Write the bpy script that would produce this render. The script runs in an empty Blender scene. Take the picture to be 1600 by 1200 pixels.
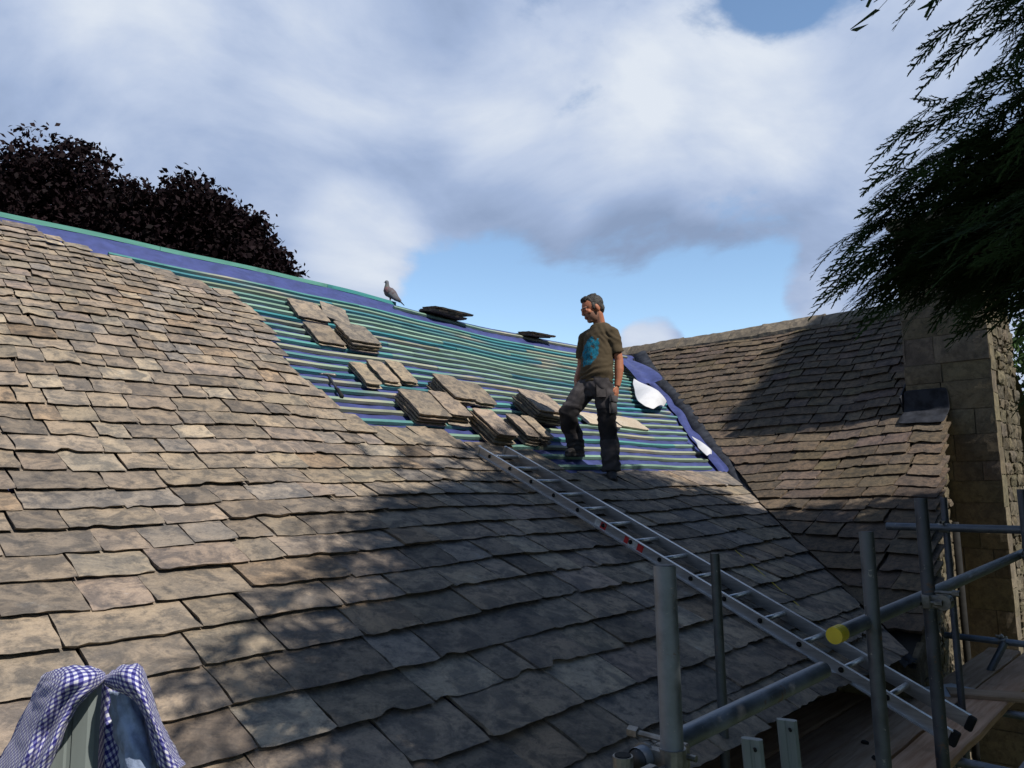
import bpy, math, random
import numpy as np
from mathutils import Vector, Matrix, noise as mnoise

R = math.radians
C = bpy.context.scene
COL = C.collection
random.seed(7)

# ---------------------------------------------------------------- camera, sky, sun, exposure
# axes of the place: x along the main ridge, y up the main slope (level), z up. The lens is at the origin.
CAM = np.array([[0.69624889, 0.08112813, 0.71320103],
                [-0.71761333, 0.10135781, 0.68902664],
                [-0.01638905, -0.9915366, 0.12878889]])
cam_d = bpy.data.cameras.new('camera'); cam = bpy.data.objects.new('camera', cam_d); COL.objects.link(cam)
cam_d.sensor_width = 36; cam_d.lens = 36 * 1178 / 1600; cam_d.clip_start = .05; cam_d.clip_end = 2000
r_, d_, f_ = CAM[:, 0], CAM[:, 1], CAM[:, 2]
cam.matrix_world = Matrix(((r_[0], -d_[0], -f_[0], 0), (r_[1], -d_[1], -f_[1], 0), (r_[2], -d_[2], -f_[2], 0), (0, 0, 0, 1)))
C.camera = cam
C.view_settings.view_transform = 'Standard'; C.view_settings.look = 'None'
C.view_settings.exposure = 0.0; C.view_settings.gamma = 1

SUN_EL = R(48); SUN_AZ = math.atan2(.05, -1)          # the sun stands over the near right, towards -y
L = Vector((math.sin(SUN_AZ) * math.cos(SUN_EL), math.cos(SUN_AZ) * math.cos(SUN_EL), math.sin(SUN_EL)))
sun_d = bpy.data.lights.new('sun', 'SUN'); sun = bpy.data.objects.new('sun', sun_d); COL.objects.link(sun)
sun_d.energy = 5.0; sun_d.angle = R(.5); sun_d.color = (1, .94, .85)
sun.rotation_euler = (-L).to_track_quat('-Z', 'Y').to_euler(); sun.location = (4, -20, 20)

def nd(nt, t, **kw):
    n = nt.nodes.new(t)
    for k, v in kw.items():
        if k in ('label',): continue
        if hasattr(n, k) and not k.startswith('i_'): setattr(n, k, v)
    return n
def mth(nt, op, a, b=None, c=None, clamp=False):
    n = nt.nodes.new('ShaderNodeMath'); n.operation = op; n.use_clamp = clamp
    for i, v in enumerate((a, b, c)):
        if v is None: continue
        if isinstance(v, (int, float)): n.inputs[i].default_value = v
        else: nt.links.new(v, n.inputs[i])
    return n.outputs[0]
def mrange(nt, v, a, b, c=0., d=1., smooth=True):
    n = nt.nodes.new('ShaderNodeMapRange'); n.interpolation_type = 'SMOOTHSTEP' if smooth else 'LINEAR'
    nt.links.new(v, n.inputs[0])
    for i, x in zip((1, 2, 3, 4), (a, b, c, d)): n.inputs[i].default_value = x
    return n.outputs[0]
def mixc(nt, f, a, b, blend='MIX'):
    n = nt.nodes.new('ShaderNodeMix'); n.data_type = 'RGBA'; n.blend_type = blend
    for i, v in ((0, f), (6, a), (7, b)):
        if isinstance(v, (int, float)): n.inputs[i].default_value = v
        elif isinstance(v, tuple): n.inputs[i].default_value = (*v[:3], 1)
        else: nt.links.new(v, n.inputs[i])
    return n.outputs[2]
def noise(nt, vec, scale, detail=4, rough=.55, dist=0.):
    n = nt.nodes.new('ShaderNodeTexNoise'); n.inputs['Scale'].default_value = scale; n.inputs['Detail'].default_value = detail
    n.inputs['Roughness'].default_value = rough; n.inputs['Distortion'].default_value = dist
    if vec is not None: nt.links.new(vec, n.inputs['Vector'])
    return n.outputs[0]
def ramp(nt, v, stops):
    n = nt.nodes.new('ShaderNodeValToRGB'); nt.links.new(v, n.inputs[0])
    cr = n.color_ramp
    while len(cr.elements) < len(stops): cr.elements.new(.5)
    for e, (p, c) in zip(cr.elements, stops): e.position = p; e.color = (*c, 1)
    return n.outputs[0]

W = bpy.data.worlds.new('World'); C.world = W; W.use_nodes = True
wt = W.node_tree; wt.nodes.clear()
wo = wt.nodes.new('ShaderNodeOutputWorld'); bg = wt.nodes.new('ShaderNodeBackground'); wt.links.new(bg.outputs[0], wo.inputs[0])
SKY_S = .1; bg.inputs[1].default_value = SKY_S
sk = wt.nodes.new('ShaderNodeTexSky'); sk.sky_type = 'NISHITA'; sk.sun_disc = False
sk.sun_elevation = SUN_EL; sk.sun_rotation = SUN_AZ; sk.altitude = 100; sk.air_density = 1; sk.dust_density = .1; sk.ozone_density = 3.5
tc = wt.nodes.new('ShaderNodeTexCoord'); DIR = tc.outputs['Generated']
mp = wt.nodes.new('ShaderNodeMapping'); mp.inputs['Scale'].default_value = (1, 1, 2.0); wt.links.new(DIR, mp.inputs[0])
def blob(az, el, rad):
    """soft round region of the sky: azimuth from +y towards +x, elevation, radius in degrees"""
    v = (math.sin(R(az)) * math.cos(R(el)), math.cos(R(az)) * math.cos(R(el)), math.sin(R(el)))
    n = wt.nodes.new('ShaderNodeVectorMath'); n.operation = 'DOT_PRODUCT'; n.inputs[1].default_value = v; wt.links.new(DIR, n.inputs[0])
    return mrange(wt, n.outputs['Value'], math.cos(R(rad)), math.cos(R(rad * .15)))
n1 = noise(wt, mp.outputs[0], 2.6, 12, .60, .2)
cov = mth(wt, 'ADD', mth(wt, 'MULTIPLY', n1, 1.6), -.13)
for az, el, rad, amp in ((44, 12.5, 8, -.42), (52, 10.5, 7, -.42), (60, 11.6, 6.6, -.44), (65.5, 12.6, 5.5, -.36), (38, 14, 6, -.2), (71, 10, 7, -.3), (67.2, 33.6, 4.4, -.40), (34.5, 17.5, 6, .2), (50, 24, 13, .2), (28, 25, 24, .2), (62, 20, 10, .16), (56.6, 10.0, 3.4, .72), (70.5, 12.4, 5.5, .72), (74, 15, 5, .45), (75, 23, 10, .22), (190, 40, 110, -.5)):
    cov = mth(wt, 'ADD', cov, mth(wt, 'MULTIPLY', blob(az, el, rad), amp))
alpha = mrange(wt, cov, .43, .66)
n2 = noise(wt, mp.outputs[0], 3.0, 8, .55, .35)
bri = mth(wt, 'ADD', mth(wt, 'MULTIPLY', n2, 1.1), mth(wt, 'MULTIPLY', n1, .3)); bri = mth(wt, 'ADD', bri, -.135)
for az, el, rad, amp in ((50, 27, 10, .20), (62, 26, 10, .20), (34.5, 18, 6, .26), (20, 27, 12, -.06), (57, 16, 7, -.22), (66, 16, 6, -.10), (46, 18, 6, -.10), (8, 30, 9, .12), (18, 31, 7, .14), (56.3, 10.8, 3, .35), (68, 13, 3, .12)):
    bri = mth(wt, 'ADD', bri, mth(wt, 'MULTIPLY', blob(az, el, rad), amp))
k = 1 / SKY_S
ccol = ramp(wt, bri, [(.32, (.26, .345, .52)), (.50, (.37, .47, .68)), (.66, (.52, .61, .79)), (.88, (.74, .80, .89))])
ccol = mixc(wt, 1.0, ccol, (k, k, k), 'MULTIPLY')
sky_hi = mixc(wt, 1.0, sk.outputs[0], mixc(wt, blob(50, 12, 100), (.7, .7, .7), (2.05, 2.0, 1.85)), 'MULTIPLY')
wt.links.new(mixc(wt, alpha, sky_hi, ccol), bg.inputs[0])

# ---------------------------------------------------------------- helpers
def new_mat(name):
    m = bpy.data.materials.new(name); m.use_nodes = True
    nt = m.node_tree; b = nt.nodes['Principled BSDF']
    return m, nt, b
def tcoord(nt, kind='Object', scale=None):
    t = nt.nodes.new('ShaderNodeTexCoord'); o = t.outputs[kind]
    if scale:
        mpn = nt.nodes.new('ShaderNodeMapping'); mpn.inputs['Scale'].default_value = scale; nt.links.new(o, mpn.inputs[0]); o = mpn.outputs[0]
    return o
def attr(nt, name='tint'):
    a = nt.nodes.new('ShaderNodeAttribute'); a.attribute_name = name; return a.outputs['Color']
def bump(nt, b, h, strength=.5, dist=.01):
    n = nt.nodes.new('ShaderNodeBump'); n.inputs['Strength'].default_value = strength; n.inputs['Distance'].default_value = dist
    nt.links.new(h, n.inputs['Height']); nt.links.new(n.outputs[0], b.inputs['Normal'])

def stone_mat(name, a, bcol, dark, pale, scale=1., bmp=.6, tint=True):
    """weathered stone: two mixed hues, dark lichen blotches, pale lichen specks, pitted surface"""
    m, nt, b = new_mat(name); o = tcoord(nt)
    oi = nt.nodes.new('ShaderNodeObjectInfo'); sh = nt.nodes.new('ShaderNodeVectorMath'); sh.operation = 'MULTIPLY_ADD'          # every stone its own cut of the pattern
    cb = nt.nodes.new('ShaderNodeCombineXYZ'); sp = nt.nodes.new('ShaderNodeSeparateColor'); nt.links.new(attr(nt), sp.inputs[0]); rnd = mth(nt, 'MULTIPLY', oi.outputs['Random'], 3.)
    for q in range(3): nt.links.new(mth(nt, 'ADD', sp.outputs[q], rnd), cb.inputs[q])
    nt.links.new(cb.outputs[0], sh.inputs[0]); sh.inputs[1].default_value = (37, 53, 29); nt.links.new(o, sh.inputs[2]); o = sh.outputs[0]
    big = noise(nt, o, 3.2 * scale, 5, .6, .4); mid = noise(nt, o, 13 * scale, 6, .65); fine = noise(nt, o, 70 * scale, 5, .7)
    c = mixc(nt, mrange(nt, big, .34, .66), a, bcol)
    c = mixc(nt, mth(nt, 'MULTIPLY', mrange(nt, mid, .50, .70), .8), c, dark)
    big2 = noise(nt, o, 5.5 * scale, 6, .7)
    c = mixc(nt, mth(nt, 'MULTIPLY', mrange(nt, big2, .60, .74), .6), c, pale)
    c = mixc(nt, mth(nt, 'MULTIPLY', mrange(nt, fine, .60, .70), .5), c, dark)
    sm = noise(nt, o, 7.5 * scale, 7, .68, .6); c = mixc(nt, mth(nt, 'MULTIPLY', mrange(nt, sm, .42, .62), .74), c, tuple(x * 1.25 for x in dark))
    ed = noise(nt, o, 2.1 * scale, 6, .7, 1.); c = mixc(nt, mth(nt, 'MULTIPLY', mrange(nt, ed, .52, .66), .45), c, tuple(x * 1.5 for x in dark))
    c = mixc(nt, 1.0, c, mixc(nt, fine, (.6, .6, .6), (1.42, 1.42, 1.42)), 'MULTIPLY')
    if tint: c = mixc(nt, 1.0, c, attr(nt), 'MULTIPLY')
    nt.links.new(c, b.inputs['Base Color']); b.inputs['Roughness'].default_value = .9; b.inputs['Specular IOR Level'].default_value = .25
    hh = mth(nt, 'ADD', mth(nt, 'MULTIPLY', mid, 1.0), mth(nt, 'MULTIPLY', fine, .35))
    bump(nt, b, hh, bmp, .014)
    return m
def plain_mat(name, col, rough=.6, metal=0., nscale=20, namp=.25, bmp=.15, tint=False, stretch=None, col2=None, spec=.5):
    m, nt, b = new_mat(name); o = tcoord(nt, 'Object', stretch)
    n = noise(nt, o, nscale, 5, .6)
    lo = tuple(x * (1 - namp) for x in col); hi = tuple(x * (1 + namp) for x in (col2 or col))
    c = mixc(nt, mrange(nt, n, .3, .7), lo, hi)
    if tint: c = mixc(nt, 1.0, c, attr(nt), 'MULTIPLY')
    nt.links.new(c, b.inputs['Base Color']); b.inputs['Roughness'].default_value = rough; b.inputs['Metallic'].default_value = metal
    b.inputs['Specular IOR Level'].default_value = spec
    if bmp: bump(nt, b, n, bmp, .01)
    return m

class MB:
    """collects shapes, then links them as ONE mesh object"""
    def __init__(s): s.v = []; s.f = []; s.c = []; s.m = []; s.n = 0
    def add(s, verts, faces, col=(1, 1, 1), mi=0):
        verts = np.asarray(verts, float).reshape(-1, 3)
        s.v.append(verts); s.f += [tuple(int(i) + s.n for i in f) for f in faces]; s.m += [mi] * len(faces)
        col = np.asarray(col, float)
        s.c.append(np.tile(col[:3], (len(verts), 1)) if col.ndim == 1 else col); s.n += len(verts)
    def box(s, c, size, rot=None, col=(1, 1, 1), mi=0, bev=0.):
        x, y, z = (q / 2 for q in size)
        if bev:
            e = min(bev, x * .45, y * .45, z * .45); V = []
            for sx in (-1, 1):
                for sy in (-1, 1):
                    for sz in (-1, 1): V += [(sx * x, sy * (y - e), sz * (z - e)), (sx * (x - e), sy * y, sz * (z - e)), (sx * (x - e), sy * (y - e), sz * z)]
            V = np.array(V); ix = lambda a, b, d, k: ((a * 2 + b) * 2 + d) * 3 + k
            F = [[ix(a, 0, 0, 0), ix(a, 1, 0, 0), ix(a, 1, 1, 0), ix(a, 0, 1, 0)] for a in (0, 1)]
            F += [[ix(0, b, 0, 1), ix(1, b, 0, 1), ix(1, b, 1, 1), ix(0, b, 1, 1)] for b in (0, 1)]
            F += [[ix(0, 0, d, 2), ix(1, 0, d, 2), ix(1, 1, d, 2), ix(0, 1, d, 2)] for d in (0, 1)]
            for p in (0, 1):
                for q in (0, 1):
                    F += [[ix(0, p, q, 1), ix(1, p, q, 1), ix(1, p, q, 2), ix(0, p, q, 2)], [ix(p, 0, q, 0), ix(p, 1, q, 0), ix(p, 1, q, 2), ix(p, 0, q, 2)], [ix(p, q, 0, 0), ix(p, q, 1, 0), ix(p, q, 1, 1), ix(p, q, 0, 1)]]
            F += [[ix(a, b, d, 0), ix(a, b, d, 1), ix(a, b, d, 2)] for a in (0, 1) for b in (0, 1) for d in (0, 1)]
        else:
            V = np.array([(a * x, b * y, d * z) for a in (-1, 1) for b in (-1, 1) for d in (-1, 1)])
            F = [(0, 1, 3, 2), (4, 6, 7, 5), (0, 4, 5, 1), (2, 3, 7, 6), (0, 2, 6, 4), (1, 5, 7, 3)]
        if rot is not None: V = V @ np.array(rot).T
        s.add(V + np.array(c), F, col, mi)
    def tube(s, pts, rad, n=12, col=(1, 1, 1), mi=0, cap=True, ell=None, up=None):
        """lofted round bar through pts; rad number or list; ell = (width factor, depth factor, axis of width)"""
        pts = [np.array(p, float) for p in pts]; m = len(pts)
        rad = [rad] * m if isinstance(rad, (int, float)) else rad
        V = []; prev = None
        for i, p in enumerate(pts):
            t = pts[min(i + 1, m - 1)] - pts[max(i - 1, 0)]; t = t / (np.linalg.norm(t) + 1e-9)
            if up is not None: a = np.array(up, float)
            elif prev is None: a = np.array((0, 0, 1.)) if abs(t[2]) < .8 else np.array((1., 0, 0))
            else: a = prev
            a = a - t * (a @ t); a /= np.linalg.norm(a) + 1e-9; prev = a
            b = np.cross(t, a); r = rad[i]; ra, rb = (r, r) if isinstance(r, (int, float)) else r
            for q in range(n):
                th = 2 * math.pi * q / n; V.append(p + a * ra * math.cos(th) + b * rb * math.sin(th))
        F = [(i * n + q, i * n + (q + 1) % n, (i + 1) * n + (q + 1) % n, (i + 1) * n + q) for i in range(m - 1) for q in range(n)]
        if cap: F += [tuple(range(n))[::-1], tuple((m - 1) * n + q for q in range(n))]
        s.add(V, F, col, mi)
    def ball(s, c, r, rot=None, n=14, col=(1, 1, 1), mi=0):
        r = (r, r, r) if isinstance(r, (int, float)) else r; V = []; F = []
        for i in range(n + 1):
            ph = math.pi * i / n
            for j in range(2 * n):
                th = math.pi * j / n; V.append((r[0] * math.sin(ph) * math.cos(th), r[1] * math.sin(ph) * math.sin(th), r[2] * math.cos(ph)))
        for i in range(n):
            for j in range(2 * n): F.append((i * 2 * n + j, i * 2 * n + (j + 1) % (2 * n), (i + 1) * 2 * n + (j + 1) % (2 * n), (i + 1) * 2 * n + j))
        V = np.array(V)
        if rot is not None: V = V @ np.array(rot).T
        s.add(V + np.array(c), F, col, mi)
    def build(s, name, mats, parent=None, smooth=False, origin=None):
        V = np.concatenate(s.v) if s.v else np.zeros((0, 3)); Cc = np.concatenate(s.c)
        if origin is not None: V = V - np.array(origin)
        me = bpy.data.meshes.new(name); me.from_pydata(V.tolist(), [], s.f)
        mats = mats if isinstance(mats, (list, tuple)) else [mats]
        for m in mats: me.materials.append(m)
        if len(mats) > 1: me.polygons.foreach_set('material_index', s.m)
        at = me.attributes.new('tint', 'FLOAT_COLOR', 'POINT')
        at.data.foreach_set('color', np.concatenate([Cc, np.ones((len(Cc), 1))], 1).astype(np.float32).ravel())
        if smooth: me.polygons.foreach_set('use_smooth', [True] * len(me.polygons))
        me.update()
        o = bpy.data.objects.new(name, me); COL.objects.link(o)
        if origin is not None: o.location = origin
        if parent is not None:
            o.parent = parent
            if origin is None: o.matrix_parent_inverse = Matrix.Translation(parent.location).inverted() if parent.rotation_euler[:] == (0, 0, 0) else parent.matrix_world.inverted()
        return o
def tag(o, label=None, cat=None, group=None, kind=None):
    if label: o['label'] = label
    if cat: o['category'] = cat
    if group: o['group'] = group
    if kind: o['kind'] = kind
    return o
def thing(name, label, cat, loc=(0, 0, 0), group=None):
    o = bpy.data.objects.new(name, None); COL.objects.link(o); o.location = loc; o.empty_display_size = .2
    return tag(o, label, cat, group)
def rotm(ax, ang): return np.array(Matrix.Rotation(ang, 3, ax))
def basis(x, y, z): return np.array([x, y, z], float).T
def unit(v): v = np.array(v, float); return v / np.linalg.norm(v)
def sstep(a, b, x):
    t = np.clip((np.asarray(x, float) - a) / (b - a), 0, 1); return t * t * (3 - 2 * t)
def solid(o, t):
    m = o.modifiers.new('thickness', 'SOLIDIFY'); m.thickness = t; m.offset = 0

# ---------------------------------------------------------------- materials
M = {}
M['slate'] = stone_mat('main_roof_stone', (.360, .286, .212), (.272, .226, .180), (.078, .073, .070), (.40, .37, .33), 1., 1.)
M['loose'] = stone_mat('loose_slate_stone', (.40, .315, .225), (.31, .255, .19), (.10, .09, .082), (.42, .38, .32), 1.2, .9)
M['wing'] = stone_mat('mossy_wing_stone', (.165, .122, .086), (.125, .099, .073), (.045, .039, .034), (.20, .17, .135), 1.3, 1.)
M['ridge'] = stone_mat('ridge_stone', (.24, .20, .15), (.17, .145, .115), (.08, .07, .06), (.33, .31, .27), 1.2, .7)
M['ashlar'] = stone_mat('dressed_stone', (.215, .18, .125), (.17, .145, .105), (.085, .073, .055), (.25, .22, .17), 1., .6)
M['rubble'] = stone_mat('rubble_stone', (.18, .152, .106), (.125, .108, .078), (.055, .048, .036), (.24, .21, .16), 1.6, 1.)
M['mortar'] = stone_mat('mortar', (.20, .17, .12), (.16, .14, .10), (.09, .08, .06), (.24, .2, .15), 2., .8, False)
M['pale'] = stone_mat('pale_new_stone', (.50, .44, .36), (.44, .38, .30), (.34, .28, .21), (.56, .5, .42), 1., .3)
M['lead'] = plain_mat('lead_sheet', (.014, .016, .024), .7, 0, 9, .4, .25, col2=(.026, .029, .038), spec=.25)
M['membrane'] = plain_mat('blue_membrane', (.045, .058, .190), .55, 0, 6, .22, .25)
M['white'] = plain_mat('white_membrane', (.60, .61, .64), .6, 0, 5, .06, .3)
M['dark'] = plain_mat('dark_void', (.02, .018, .016), .9)
M['alu'] = plain_mat('aluminium', (.52, .52, .52), .42, 1., 60, .15, .05, stretch=(1, .1, 1))
M['galv'] = plain_mat('galvanised_steel', (.24, .265, .30), .5, .8, 22, .55, .2, tint=True)
M['drop'] = plain_mat('forged_steel', (.24, .23, .21), .5, .8, 30, .35, .2)
M['yellow'] = plain_mat('yellow_plastic', (.62, .48, .03), .5, 0, 20, .1, 0)
M['red'] = plain_mat('red_sticker', (.55, .03, .03), .5, 0, 20, .1, 0)
M['stick'] = plain_mat('white_sticker', (.6, .58, .56), .5, 0, 40, .25, 0)
M['black'] = plain_mat('black_rubber', (.018, .018, .018), .8, 0, 20, .2, 0, spec=.2)
M['grp'] = plain_mat('grey_ladder_stile', (.20, .23, .225), .5, 0, 12, .15, .05, stretch=(1, 1, .1))
M['denim'] = plain_mat('pale_denim', (.30, .38, .56), .85, 0, 30, .35, .4)

def steel_mat():
    m, nt, b = new_mat('weathered_scaffold_tube'); o = tcoord(nt); n = noise(nt, o, 9, 6, .65); f = noise(nt, o, 34, 5, .7, .6); r = noise(nt, o, 15, 6, .7, .5)
    c = mixc(nt, mrange(nt, n, .3, .7), (.17, .19, .22), (.31, .335, .37)); c = mixc(nt, 1., c, attr(nt), 'MULTIPLY')
    rust = mth(nt, 'MULTIPLY', mrange(nt, r, .60, .68), .75); mort = mth(nt, 'MULTIPLY', mrange(nt, f, .64, .68), .8)
    c = mixc(nt, rust, c, (.16, .085, .045)); c = mixc(nt, mort, c, (.36, .34, .31)); nt.links.new(c, b.inputs['Base Color'])
    met = mth(nt, 'MULTIPLY', mth(nt, 'SUBTRACT', 1., mth(nt, 'MAXIMUM', rust, mort)), .8); nt.links.new(met, b.inputs['Metallic'])
    nt.links.new(mrange(nt, n, .3, .7, .42, .68), b.inputs['Roughness']); bump(nt, b, mth(nt, 'ADD', f, n), .25, .004); return m
M['galv'] = steel_mat()
def wood_mat(name, a, b_, tint=True, rough=.85):
    m, nt, b = new_mat(name); o = tcoord(nt, 'Object', (1.0, 14, 14))
    g = noise(nt, o, 3., 6, .6, .3); o2 = tcoord(nt); s = noise(nt, o2, 2.2, 5, .65)
    c = mixc(nt, mrange(nt, g, .3, .7), a, b_)
    c = mixc(nt, mth(nt, 'MULTIPLY', mrange(nt, s, .5, .75), .6), c, tuple(x * .45 for x in a))
    if tint: c = mixc(nt, 1., c, attr(nt), 'MULTIPLY')
    nt.links.new(c, b.inputs['Base Color']); b.inputs['Roughness'].default_value = rough; b.inputs['Specular IOR Level'].default_value = .25
    bump(nt, b, g, .4, .006); return m
M['batten'] = wood_mat('treated_batten', (.86, .88, .86), (1.1, 1.1, 1.08))
M['board'] = wood_mat('scaffold_board_timber', (.42, .26, .165), (.58, .41, .29))
M['twig'] = plain_mat('twig_bark', (.03, .024, .016), .9, 0, 20, .3, 0, spec=.1)
M['bark'] = wood_mat('bark', (.10, .07, .05), (.16, .12, .09), False)

# ---------------------------------------------------------------- roof surfaces
def prof(h):
    h = np.asarray(h, float); z = -1.2 + .45 * (h - 1.75); q = np.clip(h - 4, 0, 1.5)
    return z + .5 * (.29 / 1.5) * q * q + .29 * np.clip(h - 5.5, 0, None)
RIDGE_H = 7.84; WING_C = 3.74; WING_RIDGE = RIDGE_H + WING_C - .06
def zmain(a, h):
    a = np.asarray(a, float); h = np.asarray(h, float)
    sag = .20 * sstep(2.6, 9.0, a)
    wav = .009 * np.sin(a * 1.7 + h * .7) + .004 * np.sin(a * 4.3 - h * 1.9)
    return prof(h) - sag * sstep(4.6, 7.8, h) + wav
def zwing(a, h):
    a = np.asarray(a, float); h = np.asarray(h, float)
    return prof(a - WING_C) + .012 * np.sin(h * 2.3 + a) + .01 * np.sin(h * 4.9 - a * 1.3) - .05 * np.sin(np.clip((h - 3) / 5, 0, 1) * math.pi)
HH = np.linspace(1.2, 8.3, 800); SS = np.concatenate([[0], np.cumsum(np.hypot(np.diff(HH), np.diff(prof(HH))))])
s_of = lambda h: np.interp(h, HH, SS)
h_of = lambda s: np.interp(s, SS, HH)
def map_surf(fn, swap, u, s, n):
    """(along the course, along the slope, out of the surface) -> place; swap for the wing"""
    u, s, n = (np.asarray(q, float) for q in (u, s, n)); h = h_of(s)
    if not swap: a, b = u, h
    else: a, b = h + WING_C, u
    e = .01; z = fn(a, b)
    da = (fn(a + e, b) - fn(a - e, b)) / (2 * e); db = (fn(a, b + e) - fn(a, b - e)) / (2 * e)
    ln = np.sqrt(da * da + db * db + 1)
    return np.stack([a - n * da / ln, b - n * db / ln, z + n / ln], -1)
def main_pt(a, h, n=0.): return map_surf(zmain, False, a, s_of(h), n)
def main_frame(a, h, yaw=0.):
    p = main_pt(a, h); x = unit(main_pt(a + .05, h) - main_pt(a - .05, h)); y = unit(main_pt(a, h + .05) - main_pt(a, h - .05))
    z = unit(np.cross(x, y)); y = np.cross(z, x); c, s = math.cos(yaw), math.sin(yaw)
    return p, basis(x * c + y * s, y * c - x * s, z)
VH = np.linspace(1.6, 8.2, 200)                                    # the valley, where the two slopes meet
def _valley(h):
    lo, hi = h + 2.5, h + 4.8
    for _ in range(50):
        m = (lo + hi) / 2
        if zwing(m, h) < zmain(m, h): lo = m
        else: hi = m
    return lo
VA = np.array([_valley(h) for h in VH])
valley_a = lambda h: np.interp(h, VH, VA)
valley_h = lambda a: np.interp(a, VA, VH)

def grid_faces(nu, nv, off=0): return [(off + j * (nu + 1) + i, off + j * (nu + 1) + i + 1, off + (j + 1) * (nu + 1) + i + 1, off + (j + 1) * (nu + 1) + i) for j in range(nv) for i in range(nu)]
def slate(mb, fn, swap, lb, rb, lt, rt, s0, s1, nlow, nhigh, t, rng, col, rough=1.):
    nu = max(4, int((rb - lb) / .035)); nv = 5
    U = np.linspace(0, 1, nu + 1)[None, :].repeat(nv + 1, 0); V = np.linspace(0, 1, nv + 1)[:, None].repeat(nu + 1, 1) ** 1.25
    l = lb + (lt - lb) * V; r = rb + (rt - rb) * V
    l = l + rng.normal(0, .0035 * rough, (nv + 1, 1)); r = r + rng.normal(0, .0035 * rough, (nv + 1, 1))
    a = l + (r - l) * U; s = s0 + (s1 - s0) * V
    chip = np.cumsum(rng.normal(0, .0019 * rough, nu + 1)); chip -= np.linspace(chip[0], chip[-1], nu + 1); chip += rng.normal(0, .0024 * rough, nu + 1)
    chip[0] += abs(rng.normal(.003, .0035)) * rough; chip[-1] += abs(rng.normal(.003, .0035)) * rough
    if rng.random() < .22:
        k = rng.integers(0, nu); chip[k:k + 2] += rng.uniform(.01, .028)
    s[0] += chip; s[1] += chip * .4
    tw = rng.normal(0, .0026); bow = rng.normal(.0, .0016)
    n = nlow + (nhigh - nlow) * V + t + (U - .5) * tw * 2 + bow * (1 - 4 * (U - .5) ** 2) + rng.normal(0, .0011 * rough, U.shape)
    n[0] -= .0035
    top = map_surf(fn, swap, a, s, n).reshape(-1, 3)
    # edge skirt: left side, bottom edge, right side
    idx = [j * (nu + 1) for j in range(nv, 0, -1)] + list(range(nu + 1)) + [j * (nu + 1) + nu for j in range(1, nv + 1)]
    af, sf, nf = a.ravel()[idx].copy(), s.ravel()[idx], n.ravel()[idx]; af[:nv] += .005; af[-nv:] -= .005
    k = len(idx); sk_s = sf.copy(); m0 = nv; sk_s[m0:m0 + nu + 1] += rng.normal(.022, .004 * rough, nu + 1)
    low = map_surf(fn, swap, af, sk_s, nf - t * rng.uniform(.8, 1.15))
    F = grid_faces(nu, nv); b0 = (nu + 1) * (nv + 1)
    F += [(idx[i], b0 + i, b0 + i + 1, idx[i + 1]) for i in range(k - 1)]
    cc = np.tile(np.array(col), (b0 + k, 1)); mb.add(np.concatenate([top, low]), F, cc)

def tint_of(rng):
    v = rng.normal(1., .10); q = rng.random()
    if q < .08: c = np.array((.90, .95, 1.03)) * .98                 # blue-grey slates
    elif q < .22: c = np.array((.92, .93, .95)) * .80
    elif q < .27: c = np.array((1.08, .98, .87)) * .94
    elif q < .335: c = np.array((1.25, 1.28, 1.25))
    else: c = np.array((1., .99 + rng.normal(0, .012), .975 + rng.normal(0, .022)))
    return np.clip(c * v, .45, 1.7)

house = thing('house', 'stone house with half-stripped stone slate roof, mossy wing roof and tall chimney', 'house', (4, 4, -5.6))
rng = np.random.default_rng(11)
# courses of the main slope
courses = []; h = 1.72; s = float(s_of(h))
while h < RIDGE_H - .12:
    courses.append(s); g = np.interp(h, [1.7, 3.4, 5, 6.5, 7.8], [.25, .24, .19, .142, .122]); s += g * random.uniform(.94, 1.06); h = float(h_of(s))
def slated_to(h):
    """how far along the ridge direction the new slating reaches, per height of a course's lower edge"""
    if h < 4.12: return None
    for lim, a in ((4.26, 9), (4.46, 5.25), (4.68, 4.92), (4.90, 4.36), (5.05, 3.52), (5.4, 3.42), (5.7, 3.34), (6.2, 3.32), (6.75, 3.38), (6.95, 3.36), (7.08, 3.1), (7.2, 2.85), (7.3, 2.45), (7.42, 2.12), (7.52, 1.9), (7.6, 1.7)):
        if h < lim: return a
    return -9
mb = MB()
BASE = .028
for ci, s0 in enumerate(courses):
    h0 = float(h_of(s0)); g = (courses[ci + 1] - s0) if ci + 1 < len(courses) else .12
    lim = slated_to(h0); ln = 2.05 * g if h0 < 7.2 else 1.7 * g
    ht = float(h_of(s0 + ln)); x = -2.6 + random.uniform(-.3, 0); t0 = np.interp(h0, [1.7, 7.8], [.019, .013])
    lim = None if lim == 9 else lim; end_b = float(valley_a(h0)) - .05 if lim is None else lim + random.uniform(-.05, .05)
    end_t = float(valley_a(ht)) - .05 if lim is None else end_b
    while x < end_b - .06:
        w = g * random.choice((.85, 1.0, 1.15, 1.3, 1.5, 1.75, 2.05, 1.1)) * random.uniform(.9, 1.1)
        w = min(max(w, .15), .62)
        rr = x + w
        if rr > end_b - .12: rr = end_b
        skew = random.gauss(0, .006)
        t = t0 * random.uniform(.75, 1.3); gap = random.uniform(.002, .009)
        rt = end_t if (rr == end_b and lim is None) else rr + skew
        slate(mb, zmain, False, x + gap, rr - gap * .5, x + gap + skew, rt - gap * .5, s0 + random.gauss(0, .004), s0 + ln + random.gauss(0, .015), BASE + 2.3 * t0 + random.uniform(0, .008), BASE + .001, t, rng, tint_of(rng))
        x = rr
slates_o = mb.build('slate_covering', M['slate'], house)

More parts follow.
